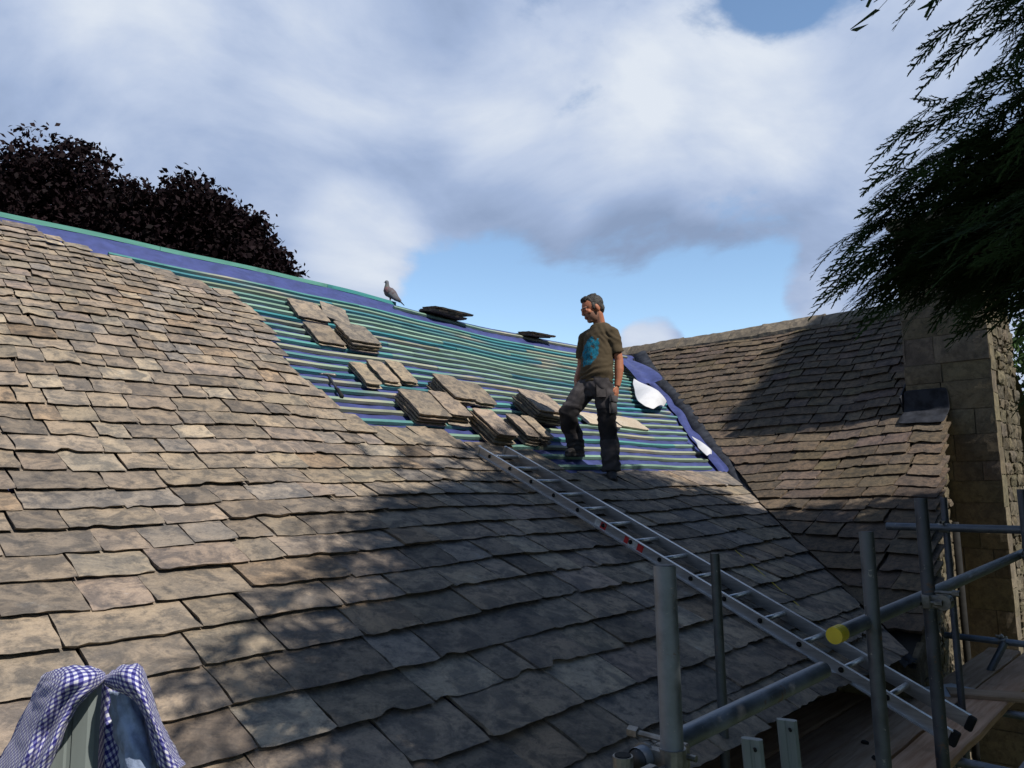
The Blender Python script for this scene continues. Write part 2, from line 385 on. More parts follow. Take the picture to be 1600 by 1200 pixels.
# roofing membrane under the battens, running up over the ridge
mb = MB(); NA, NS = 110, 60
sl = np.linspace(float(s_of(1.98)), float(s_of(RIDGE_H)), NS + 1); al = np.linspace(0, 1, NA + 1)
hs = h_of(sl); amax = valley_a(hs) + .02
A = -2.8 + (amax[:, None] + 2.8) * al[None, :]; S_ = sl[:, None].repeat(NA + 1, 1)
Nn = -.012 * np.abs(np.sin(A * math.pi / .45)) + .012 + .003 * np.sin(S_ * 17 + A * 5) * np.sin(A * 9)
mb.add(map_surf(zmain, False, A, S_, Nn - .004).reshape(-1, 3), grid_faces(NA, NS))
ov = []                                                              # the fold over the ridge
for i in range(61):
    a = -2.8 + 14.3 * i / 60; p = main_pt(a, RIDGE_H, .0)
    for k, (dy, dz) in enumerate(((0, .004), (.05, .012), (.10, -.006), (.35, -.2))): ov.append((p[0], p[1] + dy, p[2] + dz))
mb.add(ov, [(i * 4 + k, (i + 1) * 4 + k, (i + 1) * 4 + k + 1, i * 4 + k + 1) for i in range(60) for k in range(3)])
mem = mb.build('roofing_membrane', M['membrane'], house, True)

# battens: one part each, in lengths nailed end to end
BC = [(.06, .25, .28), (.09, .27, .26), (.20, .32, .25), (.23, .35, .27), (.15, .28, .24), (.09, .22, .22), (.24, .31, .22), (.18, .29, .23), (.06, .19, .22), (.21, .32, .25), (.27, .29, .22)]
def batten(ob, s, a0, a1, w=.044, t=.030, colf=None):
    mb = MB(); x = a0; st = .22; pieces = []
    while x < a1 - .02:
        e = min(a1, x + random.uniform(1.6, 3.4)); c = np.array(colf if (colf and x < 2.2) else random.choice(BC)) * random.uniform(.85, 1.2)
        ds = random.gauss(0, .003); n = max(2, int((e - x) / st)); aa = np.linspace(x + .001, e - .001, n + 1)
        P = []
        for dsd, nn in ((-w / 2, .005), (w / 2, .005), (w / 2, .005 + t), (-w / 2, .005 + t)):
            P.append(map_surf(zmain, False, aa, np.full(n + 1, s + ds + dsd), np.full(n + 1, nn) + np.random.default_rng(int(abs(x) * 100)).normal(0, .001, n + 1)))
        P = np.stack(P, 1); F = [(i * 4 + q, i * 4 + (q + 1) % 4, (i + 1) * 4 + (q + 1) % 4, (i + 1) * 4 + q) for i in range(n) for q in range(4)] + [(0, 1, 2, 3), (n * 4 + 3, n * 4 + 2, n * 4 + 1, n * 4)]
        cc = np.tile(c, (len(P) * 4, 1))
        if random.random() < .3:                                    # a stretch where the dye has worn to bare timber
            k0 = random.uniform(x, e); m = np.exp(-((P[:, :, 0].ravel() - k0) / .25) ** 2)[:, None]; cc = cc * (1 - m * .8) + np.array((.42, .36, .27)) * m * .8
        mb.add(P.reshape(-1, 3), F, cc); x = e
    return mb.build('batten', M['batten'], ob)
bs = float(s_of(4.42)); bi = 0
while True:
    hb = float(h_of(bs))
    if hb > RIDGE_H - .32: break
    a1 = float(valley_a(hb)) - random.uniform(.16, .34)
    lim = slated_to(hb - .28); a0 = 1.2 if lim is None else max(-1.0, lim - .55)
    if hb < 5.15: a0 = {True: 3.0}.get(hb > 4.9, 4.0)
    batten(house, bs, a0, a1, colf=(.02, .27, .42) if (hb > 7.42 and hb < 7.56) else None)
    bs += np.interp(hb, [4.2, 5, 5.7, 6.4, 7.8], [.205, .185, .155, .142, .118]) * random.uniform(.96, 1.04); bi += 1
batten(house, float(s_of(RIDGE_H - .12)), 5.8, float(valley_a(RIDGE_H - .12)) - .3)
mb = MB()                                                            # ridge board laid along the top
x = -2.8
while x < 5.95:
    e = min(5.95, x + random.uniform(1.5, 2.2)); c = np.array(random.choice(((.20, .38, .29), (.12, .32, .27), (.06, .27, .27)))) 
    n = 6; aa = np.linspace(x + .002, e - .002, n + 1); P = []
    for i in range(n + 1):
        p = main_pt(aa[i], RIDGE_H)
        P += [(p[0], p[1] + .01, p[2] + .006), (p[0], p[1] + .085, p[2] + .006), (p[0], p[1] + .085, p[2] + .052), (p[0], p[1] + .01, p[2] + .052)]
    mb.add(P, [(i * 4 + q, i * 4 + (q + 1) % 4, (i + 1) * 4 + (q + 1) % 4, (i + 1) * 4 + q) for i in range(n) for q in range(4)] + [(0, 1, 2, 3), (n * 4 + 3, n * 4 + 2, n * 4 + 1, n * 4)], c); x = e
mb.build('ridge_batten', M['batten'], house)

# valley lining: a raised dark lead welt beside the battens, thin below
mb = MB(); NV = 70; hv = np.linspace(1.7, 7.75, NV + 1); P = []
for h in hv:
    w = float(np.interp(h, [1.7, 4.3, 4.6, 7.7], [.05, .07, .15, .20])); up = float(np.interp(h, [1.7, 4.3, 4.7, 7.7], [.012, .02, .06, .075]))
    av = float(valley_a(h)); s1 = float(s_of(av - WING_C)) 
    for du, n in ((-.10, .012), (0, .02), (.015, up), (w * .5, up + .012), (w, up), (w + .012, .006)):
        if du < 0: P.append(main_pt(av + du, h, n))
        else:
            hx = h - du * .0; P.append(map_surf(zwing, True, h - du * .7, float(s_of(av + du * .7 - WING_C)), n))
P = np.array(P); mb.add(P.reshape(-1, 3), [(i * 6 + q, (i + 1) * 6 + q, (i + 1) * 6 + q + 1, i * 6 + q + 1) for i in range(NV) for q in range(5)])
mb.build('valley_lead', M['lead'], house, True)

def sheet(name, pts_rows, mat, parent, sub=2, thick=.002):
    rows = np.array(pts_rows, float); nv, nu = rows.shape[:2]; mb = MB(); mb.add(rows.reshape(-1, 3), grid_faces(nu - 1, nv - 1))
    o = mb.build(name, mat, parent, True); solid(o, thick); m = o.modifiers.new('s', 'SUBSURF'); m.levels = sub; m.render_levels = sub; return o
# blue membrane rising loosely against the valley, two torn flaps showing its white back
rows = []
for k, h in enumerate(np.linspace(4.45, 7.3, 22)):
    av = float(valley_a(h)); j = random.uniform(-.05, .05)
    rows.append([main_pt(av - .20 + j, h, .02 + random.uniform(0, .03)), main_pt(av - .13 + j * .6, h, .06 + random.uniform(-.03, .05)), main_pt(av - .06, h, .06 + random.uniform(-.035, .03)), main_pt(av - .005, h, .085)])
sheet('membrane_edge', rows, M['membrane'], house)
def flap(cs, bulge):
    rows = []
    for (a0, h0), (a1, h1), b in cs: rows.append([main_pt(a0 + (a1 - a0) * t, h0 + (h1 - h0) * t, .10 + b * math.sin(t * math.pi * .9)) for t in np.linspace(0, 1, 9)])
    rows = [[(1 - f) * np.array(rows[i][k]) + f * np.array(rows[i + 1][k]) for k in range(9)] for i in range(len(rows) - 1) for f in (0, .34, .67)] + [rows[-1]]
    return sheet('membrane_flap', rows, M['white'], house, 1)
flap([((9.62, 6.73), (9.64, 6.72), .0), ((9.30, 6.53), (9.57, 6.60), .03), ((9.05, 6.33), (9.52, 6.42), .08), ((8.80, 6.15), (9.46, 6.28), .13), ((8.62, 5.99), (9.41, 6.14), .16), ((8.60, 5.86), (9.35, 6.0), .13), ((8.72, 5.80), (9.05, 5.86), .05)], 1)
flap([((8.64, 5.18), (8.66, 5.19), .0), ((8.50, 5.03), (8.60, 5.03), .03), ((8.34, 4.92), (8.54, 4.92), .05), ((8.26, 4.80), (8.49, 4.82), .05), ((8.22, 4.73), (8.36, 4.75), .02)], 1)
rows = []
for (a, h, n, a2, h2, n2) in ((10.6, 7.45, .1, 10.3, 7.55, .08), (10.35, 7.05, .22, 10.0, 7.2, .12), (10.0, 6.62, .30, 9.62, 6.75, .14), (9.72, 6.36, .30, 9.45, 6.5, .10)):
    rows.append([main_pt(a2 + (a - a2) * t, h2 + (h - h2) * t, n2 + (n - n2) * t + .03 * math.sin(t * 9)) for t in np.linspace(0, 1, 5)])
sheet('membrane_fold', rows, M['membrane'], house)

# the wing: second slope, mossy old slates
VERGE_A = [5.2, 5.878, 6.625, 7.776, 8.829, 9.14, 10.0, 11.6]; VERGE_H = [1.60, 1.70, 1.84, 2.066, 2.241, 2.29, 2.3, 2.3]
verge_h = lambda a: np.interp(a, VERGE_A, VERGE_H)
mb = MB(); rng = np.random.default_rng(5); ss0 = float(s_of(5.42 - WING_C)); wc = []
while h_of(ss0) + WING_C < WING_RIDGE - .16:
    wc.append(ss0); ss0 += np.interp(float(h_of(ss0)), [1.7, 4, 7.8], [.27, .235, .165]) * random.uniform(.94, 1.06)
for ci, s0 in enumerate(wc):
    g = (wc[ci + 1] - s0) if ci + 1 < len(wc) else .14; a0 = float(h_of(s0)) + WING_C; ln = 2.05 * g; at_ = float(h_of(s0 + ln)) + WING_C
    x = float(verge_h(a0)) + random.uniform(-.015, .015); endb = float(valley_h(a0)) - float(np.interp(a0, [7.7, 8.4], [.05, .19])) if a0 < VA[-1] - .3 else 8.3; endt = float(valley_h(at_)) - float(np.interp(at_, [7.7, 8.4], [.05, .19])) if a0 < VA[-1] - .3 else 8.3
    while x < endb - .05:
        w = random.choice((.2, .26, .3, .36, .42, .24)) * np.interp(a0, [5.4, 11.5], [1.15, .95]) * random.uniform(.9, 1.1); rr = x + w
        if rr > endb - .1: rr = endb
        gap = random.uniform(.004, .011); sk_ = random.gauss(0, .008); t = random.uniform(.016, .032)
        v = rng.normal(1, .14); c = np.clip(np.array((1, rng.normal(.98, .02), rng.normal(.95, .05))) * v, .5, 1.5)
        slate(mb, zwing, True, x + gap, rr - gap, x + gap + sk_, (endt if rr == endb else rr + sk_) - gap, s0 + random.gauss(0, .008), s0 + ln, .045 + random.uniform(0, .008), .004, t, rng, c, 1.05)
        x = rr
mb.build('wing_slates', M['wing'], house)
mb = MB(); NA, NS = 40, 40; sl = np.linspace(float(s_of(5.4 - WING_C)), float(s_of(WING_RIDGE - WING_C)), NS + 1); P = []
for s in sl:
    a = float(h_of(s)) + WING_C; h0 = float(verge_h(a)) + .03; h1 = float(valley_h(a)) if a < VA[-1] - .3 else 8.3
    P.append(map_surf(zwing, True, np.linspace(h0, h1, NA + 1), np.full(NA + 1, s), np.full(NA + 1, -.004)))
mb.add(np.array(P).reshape(-1, 3), grid_faces(NA, NS)); mb.build('wing_decking', M['dark'], house)
# stone ridge tiles of the wing
mb = MB(); y = 2.3; rg = np.random.default_rng(3)
while y < 8.5:
    e = y + random.uniform(.42, .56); zc = float(zwing(WING_RIDGE, 5)) + .085 + rg.normal(0, .008); prf = [(-.25, -.20), (-.245, -.135), (-.15, -.035), (-.07, .035), (0, .055), (.07, .035), (.15, -.035), (.25, -.2)]
    col = np.clip(np.array((1, .99, .96)) * rg.normal(1, .12), .6, 1.5); nn = 6; V = []
    for i in range(nn + 1):
        yy = y + .004 + (e - y - .008) * i / nn
        for px, pz in prf: V.append((WING_RIDGE + px + rg.normal(0, .004), yy, zc + pz + rg.normal(0, .004)))
    k = len(prf); mb.add(V, [(i * k + q, (i + 1) * k + q, (i + 1) * k + q + 1, i * k + q + 1) for i in range(nn) for q in range(k - 1)] + [tuple(range(k)), tuple(nn * k + q for q in range(k))], col)
    y = e
mb.build('ridge_tiles', M['ridge'], house)
# slopes that face away and the walls
mb = MB(); zr = float(zmain(0, RIDGE_H)); zt = float(zwing(WING_RIDGE, 5))
mb.add([(-2.8, RIDGE_H + .1, zr - .01), (11, RIDGE_H + .1, zr - .22), (11, 13.4, -1.2), (-2.8, 13.4, -1.2)], [(0, 1, 2, 3)])
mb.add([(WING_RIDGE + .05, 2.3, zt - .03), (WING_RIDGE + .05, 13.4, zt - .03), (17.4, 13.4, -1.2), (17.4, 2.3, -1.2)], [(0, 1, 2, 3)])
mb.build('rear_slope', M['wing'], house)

def masonry(mb, o, ux, uy, un, w, h, rows, widths, push, joint, rng, mi, tintv=.12, jit=.004):
    """courses of blocks on a flat face: o = lower corner, ux along, uy up, un outward; each block pillowed and set off by joints"""
    o, ux, uy, un = (np.array(q, float) for q in (o, ux, uy, un)); y = 0.
    while y < h - .02:
        rh = min(rng.uniform(*rows), h - y)
        if h - y - rh < rows[0] * .5: rh = h - y
        x = 0.
        while x < w - .01:
            bw = min(rng.uniform(*widths), w - x)
            if w - x - bw < widths[0] * .5: bw = w - x
            j = joint / 2; d = push + rng.normal(0, push * .45); e = min(.014, bw * .2, rh * .2); V = []; nx_, ny_ = 4, 3
            for iy in range(ny_ + 1):
                for ix in range(nx_ + 1):
                    px = x + j + (bw - 2 * j) * ix / nx_; py = y + j + (rh - 2 * j) * iy / ny_; edge = ix in (0, nx_) or iy in (0, ny_)
                    V.append(o + ux * (px + rng.normal(0, jit)) + uy * (py + rng.normal(0, jit)) + un * (d * (.62 if edge else 1.) + rng.normal(0, jit * .8)))
            F = grid_faces(nx_, ny_); per = [0, 1, 2, 3, 4, 9, 14, 19, 18, 17, 16, 15, 10, 5]; b0 = len(V)
            for q in per: V.append(np.array(V[q]) - un * (d * .62 + .01))
            F += [(per[q], per[(q + 1) % 14], b0 + (q + 1) % 14, b0 + q) for q in range(14)]
            c = np.clip(np.array((1, rng.normal(.985, .02), rng.normal(.96, .05))) * rng.normal(1, tintv), .5, 1.5)
            mb.add(V, F, c, mi); x += bw
        y += rh
# main wall under the eaves and the wing's gable
mb = MB(); rng = np.random.default_rng(8)
masonry(mb, (-3, 2.2, -5.6), (1, 0, 0), (0, 0, 1), (0, -1, 0), 8.7, 4.15, (.12, .24), (.2, .5), .02, .016, rng, 0)
mb.add([(-3, 2.201, -5.6), (6.05, 2.201, -5.6), (6.05, 2.201, -1.04), (-3, 2.201, -1.04)], [(0, 1, 2, 3)], mi=1)
mb.build('wall', [M['rubble'], M['mortar']], house)
mb = MB(); rng = np.random.default_rng(9); ga = [5.45, 6.2, 7, 7.8, 8.6, 9.14]
for i in range(5):
    a0, a1 = ga[i], ga[i + 1]; h0, h1 = float(verge_h(a0)) + .05, float(verge_h(a1)) + .05; ux = unit((a1 - a0, h1 - h0, 0)); w = math.hypot(a1 - a0, h1 - h0); un = (ux[1], -ux[0], 0)
    zb = min(float(zwing(a0, h0)), float(zwing(a1, h1))) - .06
    masonry(mb, (a0, h0, -5.6), ux, (0, 0, 1), un, w, zb + 5.6, (.07, .15), (.12, .34), .02, .016, rng, 0, .18, .006)
    z1 = float(zwing(a1, h1)) - .03; z0 = float(zwing(a0, h0)) - .03
    mb.add([(a0, h0 + .002, -5.6), (a1, h1 + .002, -5.6), (a1, h1 + .002, z1), (a0, h0 + .002, z0)], [(0, 1, 2, 3)], mi=1)
    for q in range(3):                                              # small stones bedded under the verge
        t = (q + .5) / 3; aa, hh_ = a0 + (a1 - a0) * t, h0 + (h1 - h0) * t; mb.box((aa, hh_ - .015, float(zwing(aa, hh_)) - .05), (.26, .06, .09), rotm('Y', -math.atan(.5)), (1, .98, .95), 0, .012)
mb.add([(5.45, 1.65, -5.6), (5.45, 2.2, -5.6), (5.45, 2.2, -1.17), (5.45, 1.65, -1.19)], [(0, 1, 2, 3)], mi=1)
mb.build('gable_wall', [M['rubble'], M['mortar']], house)

# chimney standing against the gable
CA0, CA1, CH0, CH1, CZ = 9.10, 10.25, 1.82, 2.66, 2.80
mb = MB(); rng = np.random.default_rng(4)
mb.box(((CA0 + CA1) / 2, (CH0 + CH1) / 2, (CZ - 5.6) / 2), (CA1 - CA0 - .03, CH1 - CH0 - .03, CZ + 5.6), mi=2)
masonry(mb, (CA0 + .012, CH1, -5.6), (0, -1, 0), (0, 0, 1), (-1, 0, 0), CH1 - CH0, CZ + 5.6, (.20, .34), (.26, .5), .014, .008, rng, 0, .1, .002)
masonry(mb, (CA0, CH0 + .012, -5.6), (1, 0, 0), (0, 0, 1), (0, -1, 0), .22, CZ + 5.6, (.22, .34), (.22, .23), .016, .008, rng, 0, .1, .003)
masonry(mb, (CA0 + .22, CH0 + .012, -5.6), (1, 0, 0), (0, 0, 1), (0, -1, 0), CA1 - CA0 - .22, CZ + 5.6, (.06, .16), (.1, .3), .022, .016, rng, 1, .18, .007)
masonry(mb, (CA0, CH1 - .012, .4), (1, 0, 0), (0, 0, 1), (0, 1, 0), CA1 - CA0, CZ - .4, (.2, .3), (.25, .45), .014, .008, rng, 0, .1, .003)
mb.box(((CA0 + CA1) / 2, (CH0 + CH1) / 2, CZ + .05), (CA1 - CA0 + .12, CH1 - CH0 + .12, .12), mi=0, bev=.02)
chim = mb.build('chimney', [M['ashlar'], M['rubble'], M['mortar']], house)
mb = MB(); zb = float(zwing(CA0, 2.4)) + .045                          # lead apron: upstand on the stone, sheet out over the slates
rows = []
for q, y in enumerate(np.linspace(2.23, 2.69, 8)):
    rip = .008 * math.sin(q * 2.1); rows.append([(CA0 - .022, y, zb + .29 + rip * .3), (CA0 - .024, y, zb + .05), (CA0 - .035 + rip, y, zb + .045), (CA0 - .09, y, float(zwing(CA0 - .09, y)) + .115 + rip), (CA0 - .17, y + .01, float(zwing(CA0 - .17, y)) + .115 + rip), (CA0 - .25 + rip, y + .015, float(zwing(CA0 - .25, y)) + .11 + .5 * rip)])
la = sheet('lead_apron', rows, M['lead'], chim, 2, .004)
mb = MB(); mb.box((CA0 + .3, 2.705, float(zwing(CA0 + .3, 2.7)) + .12), (.75, .02, .3), rotm('Y', -math.atan(.72)), bev=.004); mb.build('lead_soaker', M['lead'], chim)
# rainwater pipe at the corner of the gable
mb = MB(); mb.tube([(8.2, 2.06, z) for z in (-5.6, -2, -.45)], .032, 12); mb.build('downpipe', M['black'], house, True)

# ---------------------------------------------------------------- loose slates waiting in piles on the battens
def loose_slate(a, h, yaw, n, w, l, t, label, group, mat='loose', tilt=(0, 0), seed=0):
    rg = np.random.default_rng(seed); mb = MB(); nu, nv = max(5, int(w / .045)), 8
    U, V = np.meshgrid(np.linspace(-.5, .5, nu + 1), np.linspace(-.5, .5, nv + 1)); x = U * w; y = V * l
    eb = np.cumsum(rg.normal(0, .004, nu + 1)); eb -= np.linspace(eb[0], eb[-1], nu + 1); y[0] += eb + rg.normal(0, .002, nu + 1); y[-1] -= np.abs(rg.normal(0, .004, nu + 1))
    y[0, 0] += .012; y[0, -1] += .012; y[-1, 0] -= .02; y[-1, -1] -= .016
    x[:, 0] += rg.normal(.002, .004, nv + 1); x[:, -1] += rg.normal(-.002, .004, nv + 1)
    zt = t + rg.normal(0, .0012, x.shape) + .004 * np.sin(U * 3 + seed) * np.cos(V * 4); zt[0] -= .003; zt[-1] -= .003
    top = np.stack([x, y, zt], -1).reshape(-1, 3); bot = np.stack([x * (1 - .020 / w), y * (1 - .026 / l), np.zeros_like(x)], -1).reshape(-1, 3); k = (nu + 1) * (nv + 1)
    per = [i for i in range(nu + 1)] + [j * (nu + 1) + nu for j in range(1, nv + 1)] + [nv * (nu + 1) + i for i in range(nu - 1, -1, -1)] + [j * (nu + 1) for j in range(nv - 1, 0, -1)]
    F = grid_faces(nu, nv) + [f[::-1] for f in grid_faces(nu, nv, k)] + [(per[i], per[(i + 1) % len(per)], per[(i + 1) % len(per)] + k, per[i] + k) for i in range(len(per))]
    mb.add(np.concatenate([top, bot]), F, tint_of(rg) if mat == 'loose' else np.array((1, 1, 1)) * rg.normal(1, .04))
    o = mb.build('pale_slab' if mat == 'pale' else 'stone_slate', M[mat]); p, B = main_frame(a, h, yaw)
    B = B @ rotm('X', tilt[0]) @ rotm('Y', tilt[1]); p = p + B[:, 2] * n
    o.matrix_world = Matrix([[*B[0], p[0]], [*B[1], p[1]], [*B[2], p[2]], [0, 0, 0, 1]])
    return tag(o, label, 'slab' if mat == 'pale' else 'slate', group)
ORD = {1: 'top', 2: 'second', 3: 'third', 4: 'fourth', 5: 'fifth'}
def pile(a, h, w, l, n, desc, yaw=0., t=.025, seed=0, kind='stone slate', tilt=(0, 0), fan=.012):
    lift = .032
    for k in range(n):
        pos = 'bottom slate' if k == 0 and n > 1 else ORD[n - k] + ' slate'
        rr = random.Random(seed * 31 + k)
        loose_slate(a + rr.gauss(0, fan), h + rr.gauss(0, fan), yaw + rr.gauss(0, .03), lift, w * rr.uniform(.94, 1.05), l * rr.uniform(.95, 1.04), t * rr.uniform(.8, 1.1), f'{pos} {desc}', 'loose stone slates piled on the battens', 'loose', (tilt[0] + rr.gauss(0, .008), tilt[1] + rr.gauss(0, .01)), seed * 10 + k)
        lift += t * 1.32
pile(4.10, 6.98, .36, .44, 2, 'of the pair lying nearest the blue ridge sheet', -.05, seed=1)
loose_slate(4.47, 7.05, -.32, .055, .31, .44, .024, 'single tilted slate propped beside the pair nearest the blue ridge sheet', 'loose stone slates piled on the battens', tilt=(.02, .07), seed=77)
pile(4.03, 6.53, .33, .44, 2, 'of the pair just below the tilted slate', -.05, seed=2)
pile(4.39, 6.50, .37, .42, 4, 'of the short thick pile right below the tilted slate', 0, seed=3)
pile(4.05, 5.88, .17, .44, 2, 'of the slim pair nearest the hammer in a row of three', -.06, seed=4)
pile(4.33, 5.94, .20, .44, 2, 'of the middle pair in the row of three by the hammer', -.04, seed=5)
pile(4.57, 5.97, .21, .45, 2, 'of the pair farthest from the hammer in a row of three', -.05, seed=6)
pile(4.32, 5.38, .37, .46, 4, 'of the broad pile in the middle of the battens', -.04, seed=7)
pile(4.68, 5.41, .29, .45, 4, 'of the pile touching the broad middle pile', -.04, seed=8)
pile(4.92, 5.66, .27, .46, 5, 'of the five-slate pile behind the middle piles', 0, seed=9)
pile(5.36, 5.75, .27, .48, 2, 'of the pair lying right behind the five-slate pile', -.12, seed=10)
pile(4.94, 5.10, .25, .50, 5, 'of the tall narrow pile standing lowest in the middle', -.12, seed=11)
pile(6.00, 5.47, .42, .46, 6, "of the wide tall pile by the man's bent knee", -.06, seed=12) if False else None
def pile6():
    ORD[6] = 'sixth'
    pile(6.00, 5.47, .42, .46, 6, "of the wide tall pile behind the man's bent knee", -.06, seed=12)
pile6()
pile(5.35, 5.10, .17, .48, 4, "of the slim pile left of the man's raised boot", -.14, seed=13)
pile(5.52, 5.08, .14, .46, 4, "of the slimmest pile, nearest the man's shin", -.16, seed=14)
loose_slate(7.10, 5.48, -.05, .034, .58, .30, .035, "long pale new slab just behind the man's straight leg", 'pale slabs behind the man', 'pale', seed=41)
loose_slate(7.72, 5.50, -.08, .034, .56, .29, .035, 'pale new slab nearest the white torn membrane', 'pale slabs behind the man', 'pale', seed=42)
for (a, w_, n, desc, sd) in ((6.62, .70, 3, 'of the dark pile straddling the ridge beside the pigeon', 21), (8.45, .58, 2, 'of the dark pile straddling the ridge nearer the man', 22)):
    for k in range(n):
        rr = random.Random(sd + k); pos = 'bottom slate' if k == 0 else ORD[n - k] + ' slate'
        o = loose_slate(a + rr.gauss(0, .04), RIDGE_H - .12 + rr.gauss(0, .015), rr.gauss(0, .04), .06 + .038 * k, w_ * rr.uniform(.86, 1.05), .34, .026, f'{pos} {desc}', 'dark slates left on the ridge', 'loose', (-.5 + rr.gauss(0, .02), rr.gauss(0, .015)), sd * 7 + k)
        o.data.attributes['tint'].data.foreach_set('color', np.tile(np.array((.45, .42, .42, 1), np.float32), len(o.data.vertices)))

# hammer lying across the battens
p, B = main_frame(3.62, 5.70, -.30); hm = thing('slating_hammer', 'black-handled hammer lying head up across the green battens', 'hammer', tuple(p + B[:, 2] * .05))
P = lambda x, y, z: p + B @ np.array((x, y, z))
mb = MB(); mb.tube([P(-.03, .16, .05), P(0, 0, .05), P(.03, -.16, .05)], [(.010, .012)] * 3, 10); mb.build('shaft', M['lead'], hm, True)
mb = MB(); mb.tube([P(.022, -.10, .05), P(.032, -.18, .05), P(.038, -.22, .05), P(.040, -.235, .05)], [.015, .017, .019, .014], 12); mb.build('grip', M['black'], hm, True)
mb = MB(); mb.tube([P(-.105, .125, .052), P(-.085, .14, .052), P(-.04, .165, .052), P(.0, .175, .052), P(.035, .185, .052), P(.05, .185, .052)], [(.006, .020), (.010, .018), .013, .012, .015, .016], 12); mb.build('head', M['drop'], hm, True)

# ---------------------------------------------------------------- roof ladder
lad = thing('roof_ladder', 'long aluminium ladder lying up the slates from the boards', 'ladder', (4.55, 1.2, -1.4))
T0, T1 = np.array((0, 1.225, -1.345)), np.array((0, 4.66, .235)); ld = unit(T1 - T0); ln_ = unit(np.cross((1, 0, 0), ld)); LL = np.linalg.norm(T1 - T0); LB = basis((1, 0, 0), ld, ln_)
for x0, sg in ((4.40, 1), (4.715, -1)):
    mb = MB(); c = (T0 + T1) / 2 + np.array((x0, 0, 0)) + ln_ * .037
    mb.box(c, (.004, LL, .074), LB); 
    for zz in (-.0345, .0345): mb.box(c + ln_ * zz + np.array((-sg * .012, 0, 0)), (.026, LL, .006), LB)
    mb.build('stile', M['alu'], lad)
    mb = MB(); mb.box(T1 + np.array((x0, 0, 0)) + ln_ * .037 + ld * .012, (.032, .028, .08), LB, bev=.006); mb.build('end_plug', M['alu'], lad)
    mb = MB(); mb.box(T0 + np.array((x0, 0, 0)) + ln_ * .037 - ld * .012, (.036, .04, .08), LB, bev=.006); mb.build('foot', M['black'], lad)
for k in range(14):
    q = T1 - ld * (.14 + .255 * k) + ln_ * .040
    if 1.2 < q[1]: mb = MB(); mb.tube([q + np.array((4.392, 0, 0)), q + np.array((4.723, 0, 0))], .0165, 12); mb.tube([q + np.array((4.3875, 0, 0)), q + np.array((4.3925, 0, 0))], .0155, 12, mi=1); mb.build('rung', [M['alu'], M['black']], lad, True)
def sticker(d, parts, ob):
    mb = MB(); q0 = T1 - ld * d + ln_ * .037 + np.array((4.3965, 0, 0))
    for off, w, h, mi in parts: mb.box(q0 - ld * off, (.001, w, h), LB, mi=mi)
    mb.build('sticker', [M['red'], M['stick'], M['black']], ob)
sticker(1.36, [(0, .05, .05, 1), (.055, .05, .05, 0)], lad)
sticker(1.63, [(0, .035, .05, 0), (.06, .075, .05, 1), (.125, .05, .05, 0)], lad)

# ---------------------------------------------------------------- scaffold
TR = .02415
sc = thing('scaffold', 'galvanised tube scaffold around the boards at the eaves', 'scaffold', (3, .95, -5.6))
def tube_part(name, a, b, r=TR, tint=(1, 1, 1), mat='galv'):
    mb = MB(); a, b = np.array(a, float), np.array(b, float); n = 8
    mb.tube([a + (b - a) * i / n for i in range(n + 1)], r, 20, tint, cap=False)
    d = unit(b - a)
    for e, s in ((a, 1), (b, -1)): mb.tube([e, e + d * s * .03], r * .86, 20, (.25, .25, .25), cap=True)
    return mb.build(name, M[mat], sc, True)
DK = (.42, .42, .44)
tube_part('upright', (1.43, .93, -5.6), (1.43, .93, -.185))
tube_part('upright', (3.09, 1.745, -5.6), (3.09, 1.745, -.33), .0215, (.5, .52, .5))
tube_part('upright', (2.745, .966, -5.6), (2.745, .966, -.19), tint=(.6, .6, .6))
tube_part('upright', (3.31, .947, -5.6), (3.31, .947, -.09), tint=DK)
tube_part('upright', (5.2, .95, -5.6), (5.2, .95, -.09), tint=DK)
tube_part('upright', (5.32, 1.39, -5.6), (5.32, 1.39, -.14), .02, (.5, .5, .55))
tube_part('guard_rail', (1.38, .985, -.585), (2.315, .968, -.57))
g1 = tube_part('guard_rail', (2.47, .985, -.495), (5.35, 1.0, -.465))
mb = MB(); mb.tube([(2.455, .985, -.4953), (2.475, .985, -.495)], [.0262, .0262], 20); mb.tube([(2.474, .985, -.495), (2.512, .9853, -.4948)], [.0268, .0268], 20); mb.build('end_cap', M['yellow'], g1)
tube_part('cross_rail', (5.26, .88, -.325), (5.26, 1.72, -.325), tint=(.6, .62, .65))
tube_part('cross_rail', (6.6, 1.15, -1.22), (6.6, 1.80, -1.22), tint=(.9, .95, 1))
tube_part('brace', (6.52, 1.55, -1.52), (6.58, 1.40, -1.22), tint=(.9, .95, 1))
tube_part('ledger', (.5, 1.0, -1.54), (7.2, 1.0, -1.54)); tube_part('ledger', (.5, 2.0, -1.54), (5.3, 2.0, -1.54))
tube_part('ledger', (4.4, .5, -1.62), (8, .55, -1.62), tint=(.8, .9, 1))
for x in (2.2, 3.36, 4.6, 5.7): tube_part('transom', (x, .85, -1.49), (x, 2.05, -1.49))
